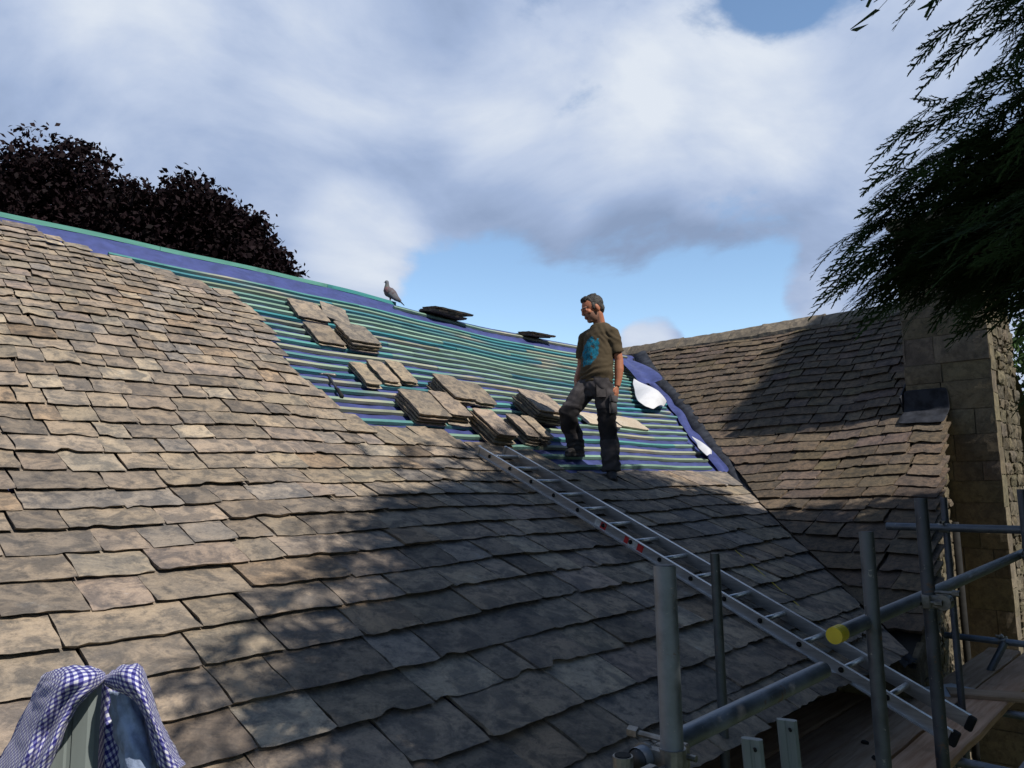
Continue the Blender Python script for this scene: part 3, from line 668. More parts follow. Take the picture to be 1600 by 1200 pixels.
def coupler(c, d1, d2):
    """two clamps back to back with their bolts"""
    mb = MB(); c = np.array(c, float); d1, d2 = unit(d1), unit(d2); o = unit(np.cross(d1, d2))
    mb.tube([c - d1 * .024, c + d1 * .024], .029, 14); mb.tube([c + o * .054 - d2 * .024, c + o * .054 + d2 * .024], .029, 14)
    mb.box(c + o * .027, (.05, .05, .05), basis(d1, d2, o), bev=.006)
    for q, dd in ((c, d2), (c + o * .054, d1)):
        mb.tube([q + dd * .036 - o * .035, q + dd * .036 + o * .055], .007, 8); mb.tube([q + dd * .036 + o * .03, q + dd * .036 + o * .055], .0125, 6); mb.box(q + dd * .038, (.05, .018, .03), basis(d1, dd, np.cross(d1, dd)), bev=.003)
    mb.build('coupler', M['drop'], sc)
coupler((1.43, .93, -.585), (0, 0, 1), (1, 0, 0)); coupler((3.31, .947, -.488), (0, 0, 1), (-1, 0, 0)); coupler((5.2, .95, -.467), (0, 0, 1), (-1, 0, 0))
coupler((5.32, 1.39, -.325), (0, 0, 1), (0, 1, 0)); coupler((6.6, 1.42, -1.22), (0, 1, 0), (0, .4, 1))
mb = MB(); mb.tube([(1.31, .97, -.66), (1.31, .97, -.555)], .021, 14); mb.tube([(1.25, .93, -.60), (1.45, .93, -.60)], .012, 10); mb.tube([(1.31, .97, -.556), (1.31, .97, -.553)], .017, 12, mi=1); mb.box((1.34, .93, -.61), (.05, .03, .07), bev=.008); mb.build('coupler', [M['drop'], M['black']], sc)
# boards
def board(a0, a1, h, z, w, t, yaw, label, seed, tint=(1, 1, 1)):
    rg = np.random.default_rng(seed); o = MB(); n = 26; X = np.linspace(0, a1 - a0, n + 1); V = []
    for x in X:
        e0, e1 = rg.normal(0, .0025, 2); up = .004 * math.sin(x * 1.7 + seed)
        V += [(x, -w / 2 + e0, up), (x, w / 2 + e1, up), (x, w / 2 + e1, t + up), (x, w / 2 - .012 + e1, t + .002 + up), (x, 0, t + .0035 + up), (x, -w / 2 + .012 + e0, t + .002 + up), (x, -w / 2 + e0, t + up - .004)]
    k = 7; F = [(i * k + q, i * k + (q + 1) % k, (i + 1) * k + (q + 1) % k, (i + 1) * k + q) for i in range(n) for q in range(k)] + [tuple(range(k)), tuple(n * k + q for q in range(k))[::-1]]
    o.add(V, F, np.array(tint) * rg.normal(1, .12)); ob = o.build('scaffold_board', M['board']); ob.location = (a0, h, z); ob.rotation_euler = (0, 0, yaw); return tag(ob, label, 'board', 'boards of the scaffold platform')
PZ = -1.465
board(1.9, 8.6, 1.335, PZ, .222, .04, .0, 'reddish scaffold board on the outer edge over the dark drop', 1, (1.05, .98, .95))
board(2.0, 7.4, 1.57, PZ + .003, .222, .04, .002, 'second scaffold board in from the outer edge, under the ladder', 2)
board(1.9, 5.4, 1.805, PZ - .002, .222, .04, -.001, 'third scaffold board in from the outer edge', 3, (.95, .95, 1))
board(1.8, 5.3, 2.035, PZ + .001, .215, .04, .0, 'innermost scaffold board tucked below the slate eaves', 4, (1.05, 1, .95))
b = board(5.65, 6.3, 1.55, PZ + .046, .16, .03, -1.15, 'short grey offcut laid across the far end of the boards', 5, (.9, .95, .95)); b['group'] = 'loose offcuts on the boards'
b = board(3.15, 3.62, 1.28, PZ + .046, .13, .022, -.22, 'short grey offcut lying on the boards by the ladder foot', 6, (.7, .9, 1.0)); b['group'] = 'loose offcuts on the boards'
mb = MB(); rows = []                                                  # scrap of white sheet
V = [(5.50, 1.62), (5.66, 1.70), (5.92, 1.60), (5.80, 1.42), (5.64, 1.44)]
mb.add([(x, y, PZ + .052 + .02 * math.sin(x * 9)) for x, y in V] + [(x, y, PZ + .049 + .02 * math.sin(x * 9)) for x, y in V], [(0, 1, 2, 3, 4), (9, 8, 7, 6, 5)] + [(i, (i + 1) % 5, 5 + (i + 1) % 5, 5 + i) for i in range(5)])
tag(mb.build('membrane_scrap', M['white']), 'torn white scrap of membrane on the boards below the valley', 'scrap')
for k, (x, y, s_) in enumerate(((5.35, 1.42, .035), (4.35, 1.62, .022), (4.15, 1.50, .02), (5.75, 1.30, .02))):
    rg = np.random.default_rng(k); mb = MB(); mb.ball((x, y, PZ + .045 + s_ * .35), (s_, s_ * .7, s_ * .45), rotm('Z', k * 1.3), 5); mb.v[0] = mb.v[0] + rg.normal(0, s_ * .08, mb.v[0].shape)
    tag(mb.build('stone_chip', M['dark']), ['largest dark stone chip, on the outer board near the far end', 'dark stone chip on the second board beyond the ladder', 'dark stone chip on the second board beside the ladder', 'small dark chip close to the outer edge, farthest along the boards'][k], 'stone chip', 'stone chips on the boards')
mb = MB(); q = [main_pt(5.62, 3.02, .075), main_pt(5.2, 2.35, .075), main_pt(4.95, 1.9, .07)]; mb.tube(q, .0032, 6); tag(mb.build('string_line', M['yellow']), 'thin pale string stretched down the slates beside the valley', 'string')

# ladder the photographer stands on, and the shirt hung over its stile
ac = thing('access_ladder', 'grey ladder stiles poking up under the checked shirt', 'ladder', (.3, 1.4, -5.6))
#PART2#
def stile(cx, cy, ztop, zb, w, d, xdir, lean, name, parent, mat='grp'):
    mb = MB(); xd = unit(xdir); yd = unit((-xd[1], xd[0], 0)); n = 10; V = []; hw, hd = w / 2, d / 2; e = .008
    sec = [(-hw, -hd + e), (-hw + e, -hd), (-.006, -hd), (-.003, -hd + .003), (.003, -hd + .003), (.006, -hd), (hw - e, -hd), (hw, -hd + e), (hw, hd - e), (hw - e, hd), (-hw + e, hd), (-hw, hd - e)]
    for i in range(n + 1):
        z = zb + (ztop - zb) * i / n; o = np.array((cx, cy, z)) + np.array(lean) * (ztop - z)
        for p, q in sec: V.append(o + xd * p + yd * q)
    k = len(sec); F = [(i * k + q, i * k + (q + 1) % k, (i + 1) * k + (q + 1) % k, (i + 1) * k + q) for i in range(n) for q in range(k)] + [tuple(range(k))[::-1], tuple(n * k + q for q in range(k))]
    mb.add(V, F); return mb.build(name, M[mat], parent)
XD = (.71, -.70, 0)
stile(.424, 1.412, -.318, -5.6, .074, .032, XD, (-.02, -.06, 0), 'stile', ac)
stile(.424 - .27, 1.412 + .266, -.345, -5.6, .074, .032, XD, (-.02, -.06, 0), 'stile', ac)
for k in range(18):
    z = -.62 - .26 * k; o = np.array((.436, 1.395, z)) + np.array((-.02, -.06, 0)) * (-.345 - z); mb = MB(); mb.tube([o, o + np.array((-.27, .266, 0))], .016, 10); mb.build('rung', M['alu'], ac, True)
al = thing('scaffold_ladder', 'grey ladder top sticking up above the boards beside the guard rail', 'ladder', (2.3, 1.15, -5.6))
for x in (2.20, 2.44):
    stile(x, 1.15, -.775, -5.6, .062, .026, (.30, -.95, 0), (.055, -.02, 0), 'stile', al)
    mb = MB(); mb.tube([np.array((x - .02, 1.13, -.80)), np.array((x + .035, 1.165, -.80))], .005, 8); mb.build('bolt', M['black'], al)
for k in range(17):
    z = -1.0 - .27 * k; o = np.array((2.20, 1.15, z)) + np.array((.055, -.02, 0)) * (-.775 - z); mb = MB(); mb.tube([o, o + np.array((.24, 0, 0))], .015, 10); mb.build('rung', M['alu'], al, True)

# gingham shirt
def gingham():
    m, nt, b = new_mat('blue_gingham'); uv = tcoord(nt, 'UV'); sx = nt.nodes.new('ShaderNodeSeparateXYZ'); nt.links.new(uv, sx.inputs[0])
    def band(v):
        f = mth(nt, 'FRACT', mth(nt, 'MULTIPLY', v, 1 / .0116)); d = mth(nt, 'ABSOLUTE', mth(nt, 'SUBTRACT', f, .5)); return mrange(nt, d, .22, .28, 0, 1)
    a, c = band(sx.outputs[0]), band(sx.outputs[1]); s = mth(nt, 'MULTIPLY', mth(nt, 'ADD', a, c), .5)
    weave = noise(nt, uv, 900, 2); s = mth(nt, 'ADD', s, mth(nt, 'MULTIPLY', mth(nt, 'SUBTRACT', weave, .5), .25), clamp=True)
    nt.links.new(ramp(nt, s, [(.05, (.62, .63, .70)), (.5, (.13, .13, .36)), (.95, (.022, .02, .15))]), b.inputs['Base Color'])
    b.inputs['Roughness'].default_value = .9; b.inputs['Specular IOR Level'].default_value = .15; b.inputs['Sheen Weight'].default_value = .1; return m
M['gingham'] = gingham()
SH_L = [[(0.397,1.489,-0.307),(0.394,1.417,-0.289),(0.403,1.377,-0.279),(0.418,1.361,-0.279),(0.439,1.37,-0.288),(0.467,1.417,-0.307)],[(0.395,1.509,-0.322),(0.386,1.398,-0.296),(0.391,1.339,-0.282),(0.409,1.328,-0.282),(0.43,1.336,-0.291),(0.462,1.393,-0.309)],[(0.394,1.528,-0.342),(0.38,1.406,-0.312),(0.38,1.33,-0.294),(0.396,1.313,-0.292),(0.416,1.316,-0.296),(0.449,1.365,-0.312)],[(0.392,1.549,-0.364),(0.378,1.428,-0.335),(0.374,1.341,-0.315),(0.392,1.344,-0.317),(0.402,1.311,-0.31),(0.428,1.343,-0.317)],[(0.385,1.561,-0.39),(0.374,1.451,-0.362),(0.366,1.353,-0.34),(0.385,1.364,-0.344),(0.39,1.328,-0.334),(0.414,1.361,-0.338)],[(0.377,1.575,-0.42),(0.367,1.464,-0.393),(0.362,1.378,-0.372),(0.38,1.39,-0.378),(0.378,1.33,-0.36),(0.402,1.364,-0.361)],[(0.367,1.591,-0.451),(0.359,1.478,-0.423),(0.352,1.379,-0.399),(0.369,1.392,-0.406),(0.368,1.331,-0.387),(0.393,1.364,-0.387)],[(0.356,1.608,-0.483),(0.349,1.495,-0.456),(0.344,1.394,-0.432),(0.361,1.407,-0.44),(0.36,1.346,-0.419),(0.383,1.364,-0.411)],[(0.345,1.629,-0.529),(0.338,1.514,-0.501),(0.331,1.4,-0.47),(0.352,1.424,-0.483),(0.35,1.349,-0.457),(0.372,1.367,-0.446)],[(0.337,1.647,-0.583),(0.331,1.531,-0.552),(0.324,1.416,-0.518),(0.345,1.44,-0.532),(0.343,1.365,-0.504),(0.367,1.382,-0.494)]]
SH_R = [[(0.47,1.415,-0.313),(0.462,1.362,-0.295),(0.46,1.318,-0.28),(0.465,1.297,-0.275),(0.482,1.31,-0.281),(0.507,1.36,-0.298)],[(0.457,1.385,-0.312),(0.446,1.32,-0.292),(0.445,1.275,-0.278),(0.454,1.258,-0.275),(0.474,1.276,-0.285),(0.517,1.367,-0.315)],[(0.451,1.362,-0.312),(0.442,1.296,-0.296),(0.443,1.257,-0.286),(0.452,1.24,-0.285),(0.474,1.263,-0.3),(0.524,1.364,-0.336)],[(0.456,1.343,-0.318),(0.446,1.278,-0.305),(0.449,1.246,-0.3),(0.456,1.231,-0.301),(0.481,1.26,-0.32),(0.53,1.361,-0.359)],[(0.468,1.319,-0.326),(0.463,1.279,-0.32),(0.46,1.245,-0.317),(0.464,1.227,-0.321),(0.487,1.258,-0.34),(0.537,1.358,-0.38)],[(0.483,1.305,-0.341),(0.476,1.269,-0.34),(0.472,1.244,-0.34),(0.474,1.228,-0.345),(0.499,1.265,-0.367),(0.55,1.364,-0.407)],[(0.494,1.299,-0.369),(0.486,1.264,-0.368),(0.486,1.25,-0.371),(0.489,1.234,-0.375),(0.514,1.269,-0.397),(0.561,1.358,-0.431)],[(0.502,1.297,-0.402),(0.494,1.261,-0.398),(0.496,1.245,-0.4),(0.501,1.233,-0.404),(0.524,1.263,-0.421),(0.572,1.351,-0.455)],[(0.512,1.293,-0.438),(0.505,1.256,-0.431),(0.507,1.24,-0.43),(0.513,1.233,-0.431),(0.534,1.257,-0.439),(0.58,1.344,-0.466)]]
SH_B = [[(0.469,1.462,-0.326),(0.467,1.419,-0.317),(0.478,1.409,-0.321),(0.501,1.432,-0.342)],[(0.48,1.489,-0.374),(0.472,1.422,-0.36),(0.483,1.411,-0.36),(0.505,1.433,-0.369)],[(0.484,1.495,-0.429),(0.469,1.405,-0.407),(0.483,1.405,-0.41),(0.511,1.437,-0.423)],[(0.483,1.476,-0.477),(0.467,1.386,-0.452),(0.487,1.396,-0.46),(0.518,1.44,-0.478)],[(0.488,1.485,-0.554),(0.472,1.379,-0.52),(0.497,1.399,-0.533),(0.531,1.441,-0.555)]]
SH_D = [[(0.469,1.391,-0.333),(0.466,1.349,-0.327),(0.476,1.332,-0.328),(0.494,1.337,-0.337),(0.512,1.364,-0.349)],[(0.472,1.386,-0.363),(0.468,1.338,-0.355),(0.476,1.316,-0.355),(0.495,1.326,-0.363),(0.518,1.364,-0.379)],[(0.477,1.38,-0.397),(0.468,1.321,-0.385),(0.478,1.304,-0.384),(0.498,1.314,-0.391),(0.525,1.362,-0.411)],[(0.48,1.368,-0.426),(0.469,1.304,-0.411),(0.478,1.287,-0.41),(0.499,1.296,-0.417),(0.528,1.349,-0.44)],[(0.481,1.357,-0.454),(0.47,1.293,-0.437),(0.48,1.275,-0.436),(0.503,1.289,-0.445),(0.537,1.346,-0.471)],[(0.482,1.337,-0.502),(0.47,1.273,-0.483),(0.484,1.259,-0.484),(0.512,1.276,-0.497),(0.551,1.342,-0.529)]]

def cloth_grid(rows, up=4):
    """smooth surface through the control rows (Catmull-Rom both ways) with cloth lengths as its UV"""
    G = np.array(rows)
    def cr(A, n):
        m = len(A); out = []
        for i in range(m - 1):
            p0, p1, p2, p3 = A[max(i - 1, 0)], A[i], A[i + 1], A[min(i + 2, m - 1)]
            for q in range(n):
                t = q / n; out.append(.5 * ((2 * p1) + (p2 - p0) * t + (2 * p0 - 5 * p1 + 4 * p2 - p3) * t * t + (3 * p1 - p0 - 3 * p2 + p3) * t ** 3))
        out.append(A[-1]); return np.array(out)
    G = cr(G, up); G = cr(G.transpose(1, 0, 2), up).transpose(1, 0, 2)
    U = np.concatenate([np.zeros((G.shape[0], 1)), np.cumsum(np.linalg.norm(np.diff(G, axis=1), axis=2), 1)], 1)
    U = U - U[:, U.shape[1] // 2:U.shape[1] // 2 + 1]
    V = np.concatenate([np.zeros((1, G.shape[1])), np.cumsum(np.linalg.norm(np.diff(G, axis=0), axis=2), 0)], 0); V = V * .3 + V.mean(1, keepdims=True) * .7
    return G, U, V
def cloth(name, parts, mat, parent=None, rot=(0, 0), wr=.002):
    mb = MB(); uvs = []
    for k, rows in enumerate(parts):
        G, U, V = cloth_grid(rows)
        nrm = np.cross(np.gradient(G, axis=1), np.gradient(G, axis=0)); nrm /= np.linalg.norm(nrm, axis=2, keepdims=True) + 1e-9
        G = G + nrm * (wr * (np.sin(U * 130 + V * 45 + k) * np.sin(V * 36 + k * 2) + .6 * np.sin(U * 240 - V * 90)))[:, :, None]
        mb.add(G.reshape(-1, 3), grid_faces(G.shape[1] - 1, G.shape[0] - 1)); c, s = math.cos(rot[k % 2]), math.sin(rot[k % 2])
        uvs.append(np.stack([U * c - V * s, U * s + V * c], -1).reshape(-1, 2))
    o = mb.build(name, M[mat], parent, True); uv = np.concatenate(uvs); lay = o.data.uv_layers.new(name='UVMap'); vi = np.zeros(len(o.data.loops), int); o.data.loops.foreach_get('vertex_index', vi)
    lay.data.foreach_set('uv', uv[vi].astype(np.float32).ravel()); solid(o, .0016); return o
shirt = cloth('checked_shirt', [SH_L, SH_R, SH_B], 'gingham', None, (.45, -.3), .0012)
tag(shirt, 'blue and white gingham shirt hung over the grey ladder stile', 'shirt')
cloth('denim_placket', [SH_D], 'denim', shirt, (0, 0), .0035)

# ---------------------------------------------------------------- the roofer
def remeshed(mb, name, mats, voxel, smooth, parent=None, post=None, colfn=None, origin=None):
    t = mb.build('tmp', M['white']); m = t.modifiers.new('r', 'REMESH'); m.mode = 'VOXEL'; m.voxel_size = voxel; m.use_smooth_shade = True
    if smooth: s = t.modifiers.new('s', 'SMOOTH'); s.iterations = smooth; s.factor = .5
    me = bpy.data.meshes.new_from_object(t.evaluated_get(bpy.context.evaluated_depsgraph_get())); me.name = name
    bpy.data.objects.remove(t); n = len(me.vertices); v = np.zeros(n * 3, np.float32); me.vertices.foreach_get('co', v); v = v.reshape(-1, 3).astype(float)
    nr = np.zeros(n * 3, np.float32); me.vertices.foreach_get('normal', nr); nr = nr.reshape(-1, 3)
    c = np.ones((n, 3)) if colfn is None else colfn(v, nr)
    if post: v = post(v, nr)
    if origin is not None: v = v - np.array(origin)
    me.vertices.foreach_set('co', v.astype(np.float32).ravel()); me.materials.clear()
    for q in (mats if isinstance(mats, (list, tuple)) else [mats]): me.materials.append(q)
    if 'tint' in me.attributes: me.attributes.remove(me.attributes['tint'])
    at = me.attributes.new('tint', 'FLOAT_COLOR', 'POINT'); at.data.foreach_set('color', np.concatenate([c, np.ones((n, 1))], 1).astype(np.float32).ravel())
    me.polygons.foreach_set('use_smooth', [True] * len(me.polygons)); me.update()
    o = bpy.data.objects.new(name, me); COL.objects.link(o)
    if origin is not None: o.location = origin
    if parent is not None: o.parent = parent; o.matrix_parent_inverse = Matrix.Translation(parent.location).inverted()
    return o
def vnoise(v, s, seed=0.): return np.array([mnoise.noise(Vector((p[0] * s + seed, p[1] * s - seed, p[2] * s))) for p in v])
def tint_mat(name, base, rough=.8, bmp=.2, nscale=120, spec=.3):
    m, nt, b = new_mat(name); o = tcoord(nt); n = noise(nt, o, nscale, 4, .6)
    c = mixc(nt, 1., attr(nt), mixc(nt, n, tuple(x * .8 for x in base), tuple(x * 1.2 for x in base)), 'MULTIPLY'); nt.links.new(c, b.inputs['Base Color'])
    b.inputs['Roughness'].default_value = rough; b.inputs['Specular IOR Level'].default_value = spec; bump(nt, b, n, bmp, .004); return m
M['skin'] = tint_mat('skin', (1, 1, 1), .55, .1, 160, .35); M['hair'] = tint_mat('hair', (1, 1, 1), .7, .6, 300); M['tee'] = tint_mat('tee_cotton', (1, 1, 1), .92, .15, 400, .1)
M['twill'] = tint_mat('work_twill', (1, 1, 1), .9, .2, 300, .15); M['boot'] = tint_mat('boot_leather', (1, 1, 1), .6, .3, 90, .4)
DP = np.array((0, -.08, 0.))                                          # where he stands
Q = lambda x, y, z: np.array((x, y, z), float) + DP
org = tuple(Q(5.82, 4.42, .02))
HC = Q(5.825, 4.58, 1.685); fd = unit((-.86, .42, -.36)); sd = unit(np.cross((0, 0, 1), fd)); ud = np.cross(fd, sd); HB = basis(fd, sd, ud) * 1.12   # head: face, his left, crown
hp = lambda f, s, u: HC + HB @ np.array((f, s, u))
mb = MB()
mb.ball(hp(-.008, 0, .028), (.098, .076, .090), HB); mb.ball(hp(.030, 0, -.030), (.066, .060, .085), HB); mb.ball(hp(.058, 0, -.088), (.030, .034, .024), HB)
mb.tube([hp(.082, -.045, .026), hp(.090, 0, .030), hp(.082, .045, .026)], .011, 10)
mb.tube([hp(.092, 0, .022), hp(.102, 0, .0), hp(.111, 0, -.018)], [.009, .011, .013], 10); mb.ball(hp(.104, 0, -.022), (.014, .018, .010), HB)
for s_ in (-1, 1):
    mb.ball(hp(.070, s_ * .044, -.012), (.022, .022, .022), HB); mb.ball(hp(.086, s_ * .030, .008), (.011, .016, .010), HB)
    mb.ball(hp(-.008, s_ * .079, -.004), (.020, .010, .033), HB @ rotm('Y', .25)); mb.ball(hp(-.004, s_ * .074, -.028), (.010, .008, .012), HB)
mb.ball(hp(.092, 0, -.052), (.012, .024, .007), HB); mb.ball(hp(.088, 0, -.064), (.012, .021, .008), HB)
mb.tube([Q(5.905, 4.555, 1.46), Q(5.90, 4.56, 1.55), hp(-.028, 0, -.05), hp(-.02, 0, .0)], [.075, .060, .058, .055], 16)
mb.ball(Q(5.90, 4.55, 1.42), (.10, .17, .08)); mb.ball(Q(5.86, 4.545, 1.22), (.10, .15, .24)); mb.ball(Q(5.80, 4.54, .98), (.10, .15, .14))
mb.tube([Q(5.89, 4.43, 1.44), Q(5.885, 4.385, 1.39), Q(5.892, 4.365, 1.28), Q(5.91, 4.345, 1.15), Q(5.90, 4.340, 1.06), Q(5.885, 4.342, .96), Q(5.87, 4.348, .895)], [.05, .054, .049, .043, .045, .036, .029], 16)
def hand(w, fdir, out, down, curl):
    """w wrist; fdir: thumb side, out: back of the hand, down: towards the fingertips"""
    fdir, out, down = unit(fdir), unit(out), unit(down); X = lambda f, o, d: np.array(w) + fdir * f + out * o + down * d
    mb.tube([X(0, 0, -.015), X(.0, .002, .03), X(.002, .003, .06), X(.0, .0, .092)], [(.022, .017), (.033, .016), (.039, .015), (.036, .011)], 14, up=fdir)
    for i, (f, ln) in enumerate(((.030, .070), (.0105, .080), (-.009, .075), (-.027, .058))):
        c = curl * (1 + .12 * i); sp = (f) * .12
        mb.tube([X(f, 0, .080), X(f + sp, -.004 * c, .090 + ln * .28), X(f + sp * 1.2, -.022 * c, .090 + ln * .64), X(f + sp * 1.2, -.048 * c, .090 + ln * .90)], [.0100, .0094, .0086, .0070], 10)
    mb.tube([X(.022, -.003, .012), X(.044, -.010, .036), X(.053, -.018, .062), X(.052, -.026, .085)], [.0145, .0125, .0105, .0085], 10)
hand(Q(5.868, 4.350, .888), (-1, -.15, .05), (.1, -1, .05), (-.10, .08, -1), .8)
mb.tube([Q(5.91, 4.70, 1.45), Q(5.92, 4.765, 1.40), Q(5.935, 4.81, 1.28), Q(5.94, 4.835, 1.16), Q(5.90, 4.825, 1.09), Q(5.83, 4.80, 1.02), Q(5.80, 4.79, .975)], [.05, .054, .048, .041, .042, .034, .027], 16)
hand(Q(5.797, 4.788, .97), (-.5, -.5, .3), (-.2, 1, .1), (-.45, -.1, -1), .8)
mb.tube([Q(5.80, 4.46, .92), Q(5.812, 4.44, .52), Q(5.83, 4.42, .10)], [.075, .05, .035], 12); mb.tube([Q(5.77, 4.62, .92), Q(5.585, 4.735, .64), Q(5.80, 4.80, .32)], [.075, .05, .035], 12)
def skin_col(v, n):
    q = (v - HC) @ HB / 1.2544; c = np.tile(np.array((.40, .160, .092)), (len(v), 1)) * (1 + .12 * vnoise(v, 22))[:, None]
    hd = np.linalg.norm(q / np.array((.14, .11, .15)), axis=1) < 1
    beard = hd & (q[:, 2] < -.028 - .2 * np.clip(.02 - q[:, 0], -.03, .03)) & (q[:, 0] > -.015); c[beard] = c[beard] * .45 + np.array((.14, .125, .115)) * .55
    lips = hd & (np.abs(q[:, 2] + .057) < .008) & (q[:, 0] > .085) & (np.abs(q[:, 1]) < .022); c[lips] = (.26, .085, .065)
    eyes = hd & (np.abs(q[:, 2] - .007) < .005) & (q[:, 0] > .07) & (np.abs(np.abs(q[:, 1]) - .031) < .013); c[eyes] = (.05, .03, .025)
    brow = hd & (np.abs(q[:, 2] - .029) < .006) & (q[:, 0] > .06) & (np.abs(np.abs(q[:, 1]) - .034) < .022); c[brow] = (.055, .045, .04)
    return c
man = remeshed(mb, 'person', M['skin'], .0042, 2, None, None, skin_col, org)
tag(man, 'grey-haired man in olive tee and dark work trousers standing on the battens', 'person')
mb = MB(); mb.ball(hp(-.024, 0, .044), (.094, .081, .083), HB, 20); mb.ball(hp(-.062, 0, -.004), (.044, .068, .066), HB); mb.ball(hp(.040, 0, .106), (.036, .052, .022), HB); mb.ball(hp(.058, .016, .094), (.018, .030, .020), HB); mb.ball(hp(.054, -.022, .092), (.018, .026, .018), HB); mb.ball(hp(-.03, 0, .115), (.05, .05, .018), HB)
for s_ in (-1, 1): mb.ball(hp(.012, s_ * .068, .018), (.022, .012, .034), HB)
def hair_post(v, n): return v + n * (.002 * vnoise(v, 140) + .004 * vnoise(v * np.array((1, 1, .6)), 45, 3))[:, None]
def hair_col(v, n):
    q = (v - HC) @ HB / 1.2544; g = np.clip(.5 + .9 * vnoise(v, 90) + 4.5 * (np.abs(q[:, 1]) - .05) - 3 * (q[:, 2] - .03), 0, 1)[:, None]; return np.array((.016, .014, .013)) * (1 - g) + np.array((.085, .082, .080)) * g
remeshed(mb, 'hair', M['hair'], .005, 1, man, hair_post, hair_col)
# tee shirt
mb = MB(); Y1 = (0.12, 1, 0)
mb.tube([Q(5.797, 4.54, .935), Q(5.80, 4.54, .97), Q(5.80, 4.54, 1.06), Q(5.825, 4.545, 1.18), Q(5.86, 4.548, 1.30), Q(5.885, 4.55, 1.41), Q(5.90, 4.552, 1.475), Q(5.903, 4.555, 1.52), Q(5.903, 4.557, 1.538)], [(.176, .128), (.182, .136), (.178, .134), (.180, .130), (.176, .132), (.176, .120), (.150, .100), (.100, .082), (.074, .070)], 36, up=Y1)
mb.tube([Q(5.89, 4.46, 1.445), Q(5.882, 4.405, 1.418), Q(5.888, 4.38, 1.33), Q(5.902, 4.365, 1.235), Q(5.905, 4.363, 1.222)], [.070, .078, .075, .074, .073], 20); mb.tube([Q(5.91, 4.66, 1.455), Q(5.918, 4.742, 1.428), Q(5.93, 4.79, 1.33), Q(5.94, 4.815, 1.235), Q(5.94, 4.817, 1.222)], [.070, .078, .075, .074, .073], 20)
def tee_post(v, n):
    z = v[:, 2]; w = .008 * vnoise(v * np.array((1, 1, 1.6)), 8, 1) + .0035 * vnoise(v * np.array((1, 1, 1.6)), 20, 5)
    low = sstep(1.16, .96, z); w = w + low * .008 * np.sin(z * 90 + 14 * v[:, 1] + 6 * vnoise(v, 6)); d = v - Q(5.88, 4.44, 1.36)
    arm = np.exp(-(np.linalg.norm(d, axis=1) / .13) ** 2); w = w + arm * .005 * np.sin((d[:, 0] * .7 + d[:, 2] - d[:, 1] * 1.3) * 70 + 5 * vnoise(v, 8))
    return v + n * w[:, None]
def tee_col(v, n):
    c = np.tile(np.array((.080, .062, .040)), (len(v), 1)); y = v[:, 1] - Q(0, 4.555, 0)[1]; z = v[:, 2]; front = n[:, 0] < -.25
    nz = vnoise(v, 26, 4); nf = vnoise(v, 70, 9); r = ((y + .005) / .105) ** 2 + ((z - 1.24) / .15) ** 2 + nz * .45
    p = front & (r < 1); k = np.clip(.55 + nf * 1.3, 0, 1)[:, None]; pc = np.array((.014, .095, .14)) * (1 - k) + np.array((.02, .21, .33)) * k
    hole = (nf + .6 * nz) > .38; p &= ~hole; c[p] = pc[p]; return c
remeshed(mb, 't_shirt', M['tee'], .008, 3, man, tee_post, tee_col)
# trousers
mb = MB()
mb.tube([Q(5.79, 4.54, 1.01), Q(5.79, 4.54, .95), Q(5.785, 4.54, .88), Q(5.785, 4.545, .80)], [(.166, .122), (.174, .132), (.180, .138), (.15, .115)], 30, up=Y1)
LEG_L = [Q(5.80, 4.455, .92), Q(5.808, 4.448, .74), Q(5.815, 4.437, .53), Q(5.825, 4.43, .36), Q(5.83, 4.424, .20), Q(5.828, 4.418, .085)]
LEG_R = [Q(5.765, 4.625, .91), Q(5.67, 4.675, .785), Q(5.585, 4.732, .645), Q(5.655, 4.768, .53), Q(5.74, 4.79, .42), Q(5.785, 4.80, .315)]
mb.tube(LEG_L, [.104, .100, .088, .090, .088, .092], 24); mb.tube(LEG_R, [.106, .102, .092, .090, .086, .090], 24)
mb.ball(LEG_L[2] + np.array((-.02, 0, 0)), (.07, .07, .10)); mb.ball(LEG_R[2] + np.array((-.01, 0, .01)), (.075, .075, .075))
def tr_post(v, n):
    w = .012 * vnoise(v * np.array((1, 1, 1.3)), 8, 2) + .007 * vnoise(v, 18, 7)
    for leg, q in ((LEG_L, 0), (LEG_R, 1)):
        an = leg[-1]; d = np.linalg.norm(v - (an + np.array((0, 0, .06))), axis=1); w = w + np.exp(-(d / .12) ** 2) * .008 * np.sin((v[:, 2] - an[2]) * 95 + 14 * v[:, 1 - q] + 5 * vnoise(v, 9))
        kn = leg[2]; dk = np.linalg.norm(v - kn, axis=1); w = w + np.exp(-((dk - .11) / .05) ** 2) * .004 * np.sin(dk * 90 + v[:, 2] * 40 + 4 * vnoise(v, 9))
    cr = np.exp(-(np.linalg.norm(v - Q(5.72, 4.56, .84), axis=1) / .14) ** 2); w = w + cr * .006 * np.sin((v[:, 2] * .8 + np.abs(v[:, 1] - 4.47) * 1.1) * 80 + 4 * vnoise(v, 8))
    return v + n * w[:, None]
def tr_col(v, n):
    c = np.tile(np.array((.070, .064, .068)), (len(v), 1)) * (1 + .15 * vnoise(v, 15))[:, None]
    for kn, zr in ((LEG_L[2], .15), (LEG_R[2] + np.array((.02, .01, -.06)), .13)):
        pad = (np.abs(v[:, 2] - kn[2]) < zr) & (np.linalg.norm(v[:, :2] - kn[:2], axis=1) < .14) & (n[:, 0] < .15); c[pad] = c[pad] * .45
    belt = np.abs(v[:, 2] - .985) < .018; c[belt] *= .5; return c
tro = remeshed(mb, 'trousers', M['twill'], .008, 3, man, tr_post, tr_col)
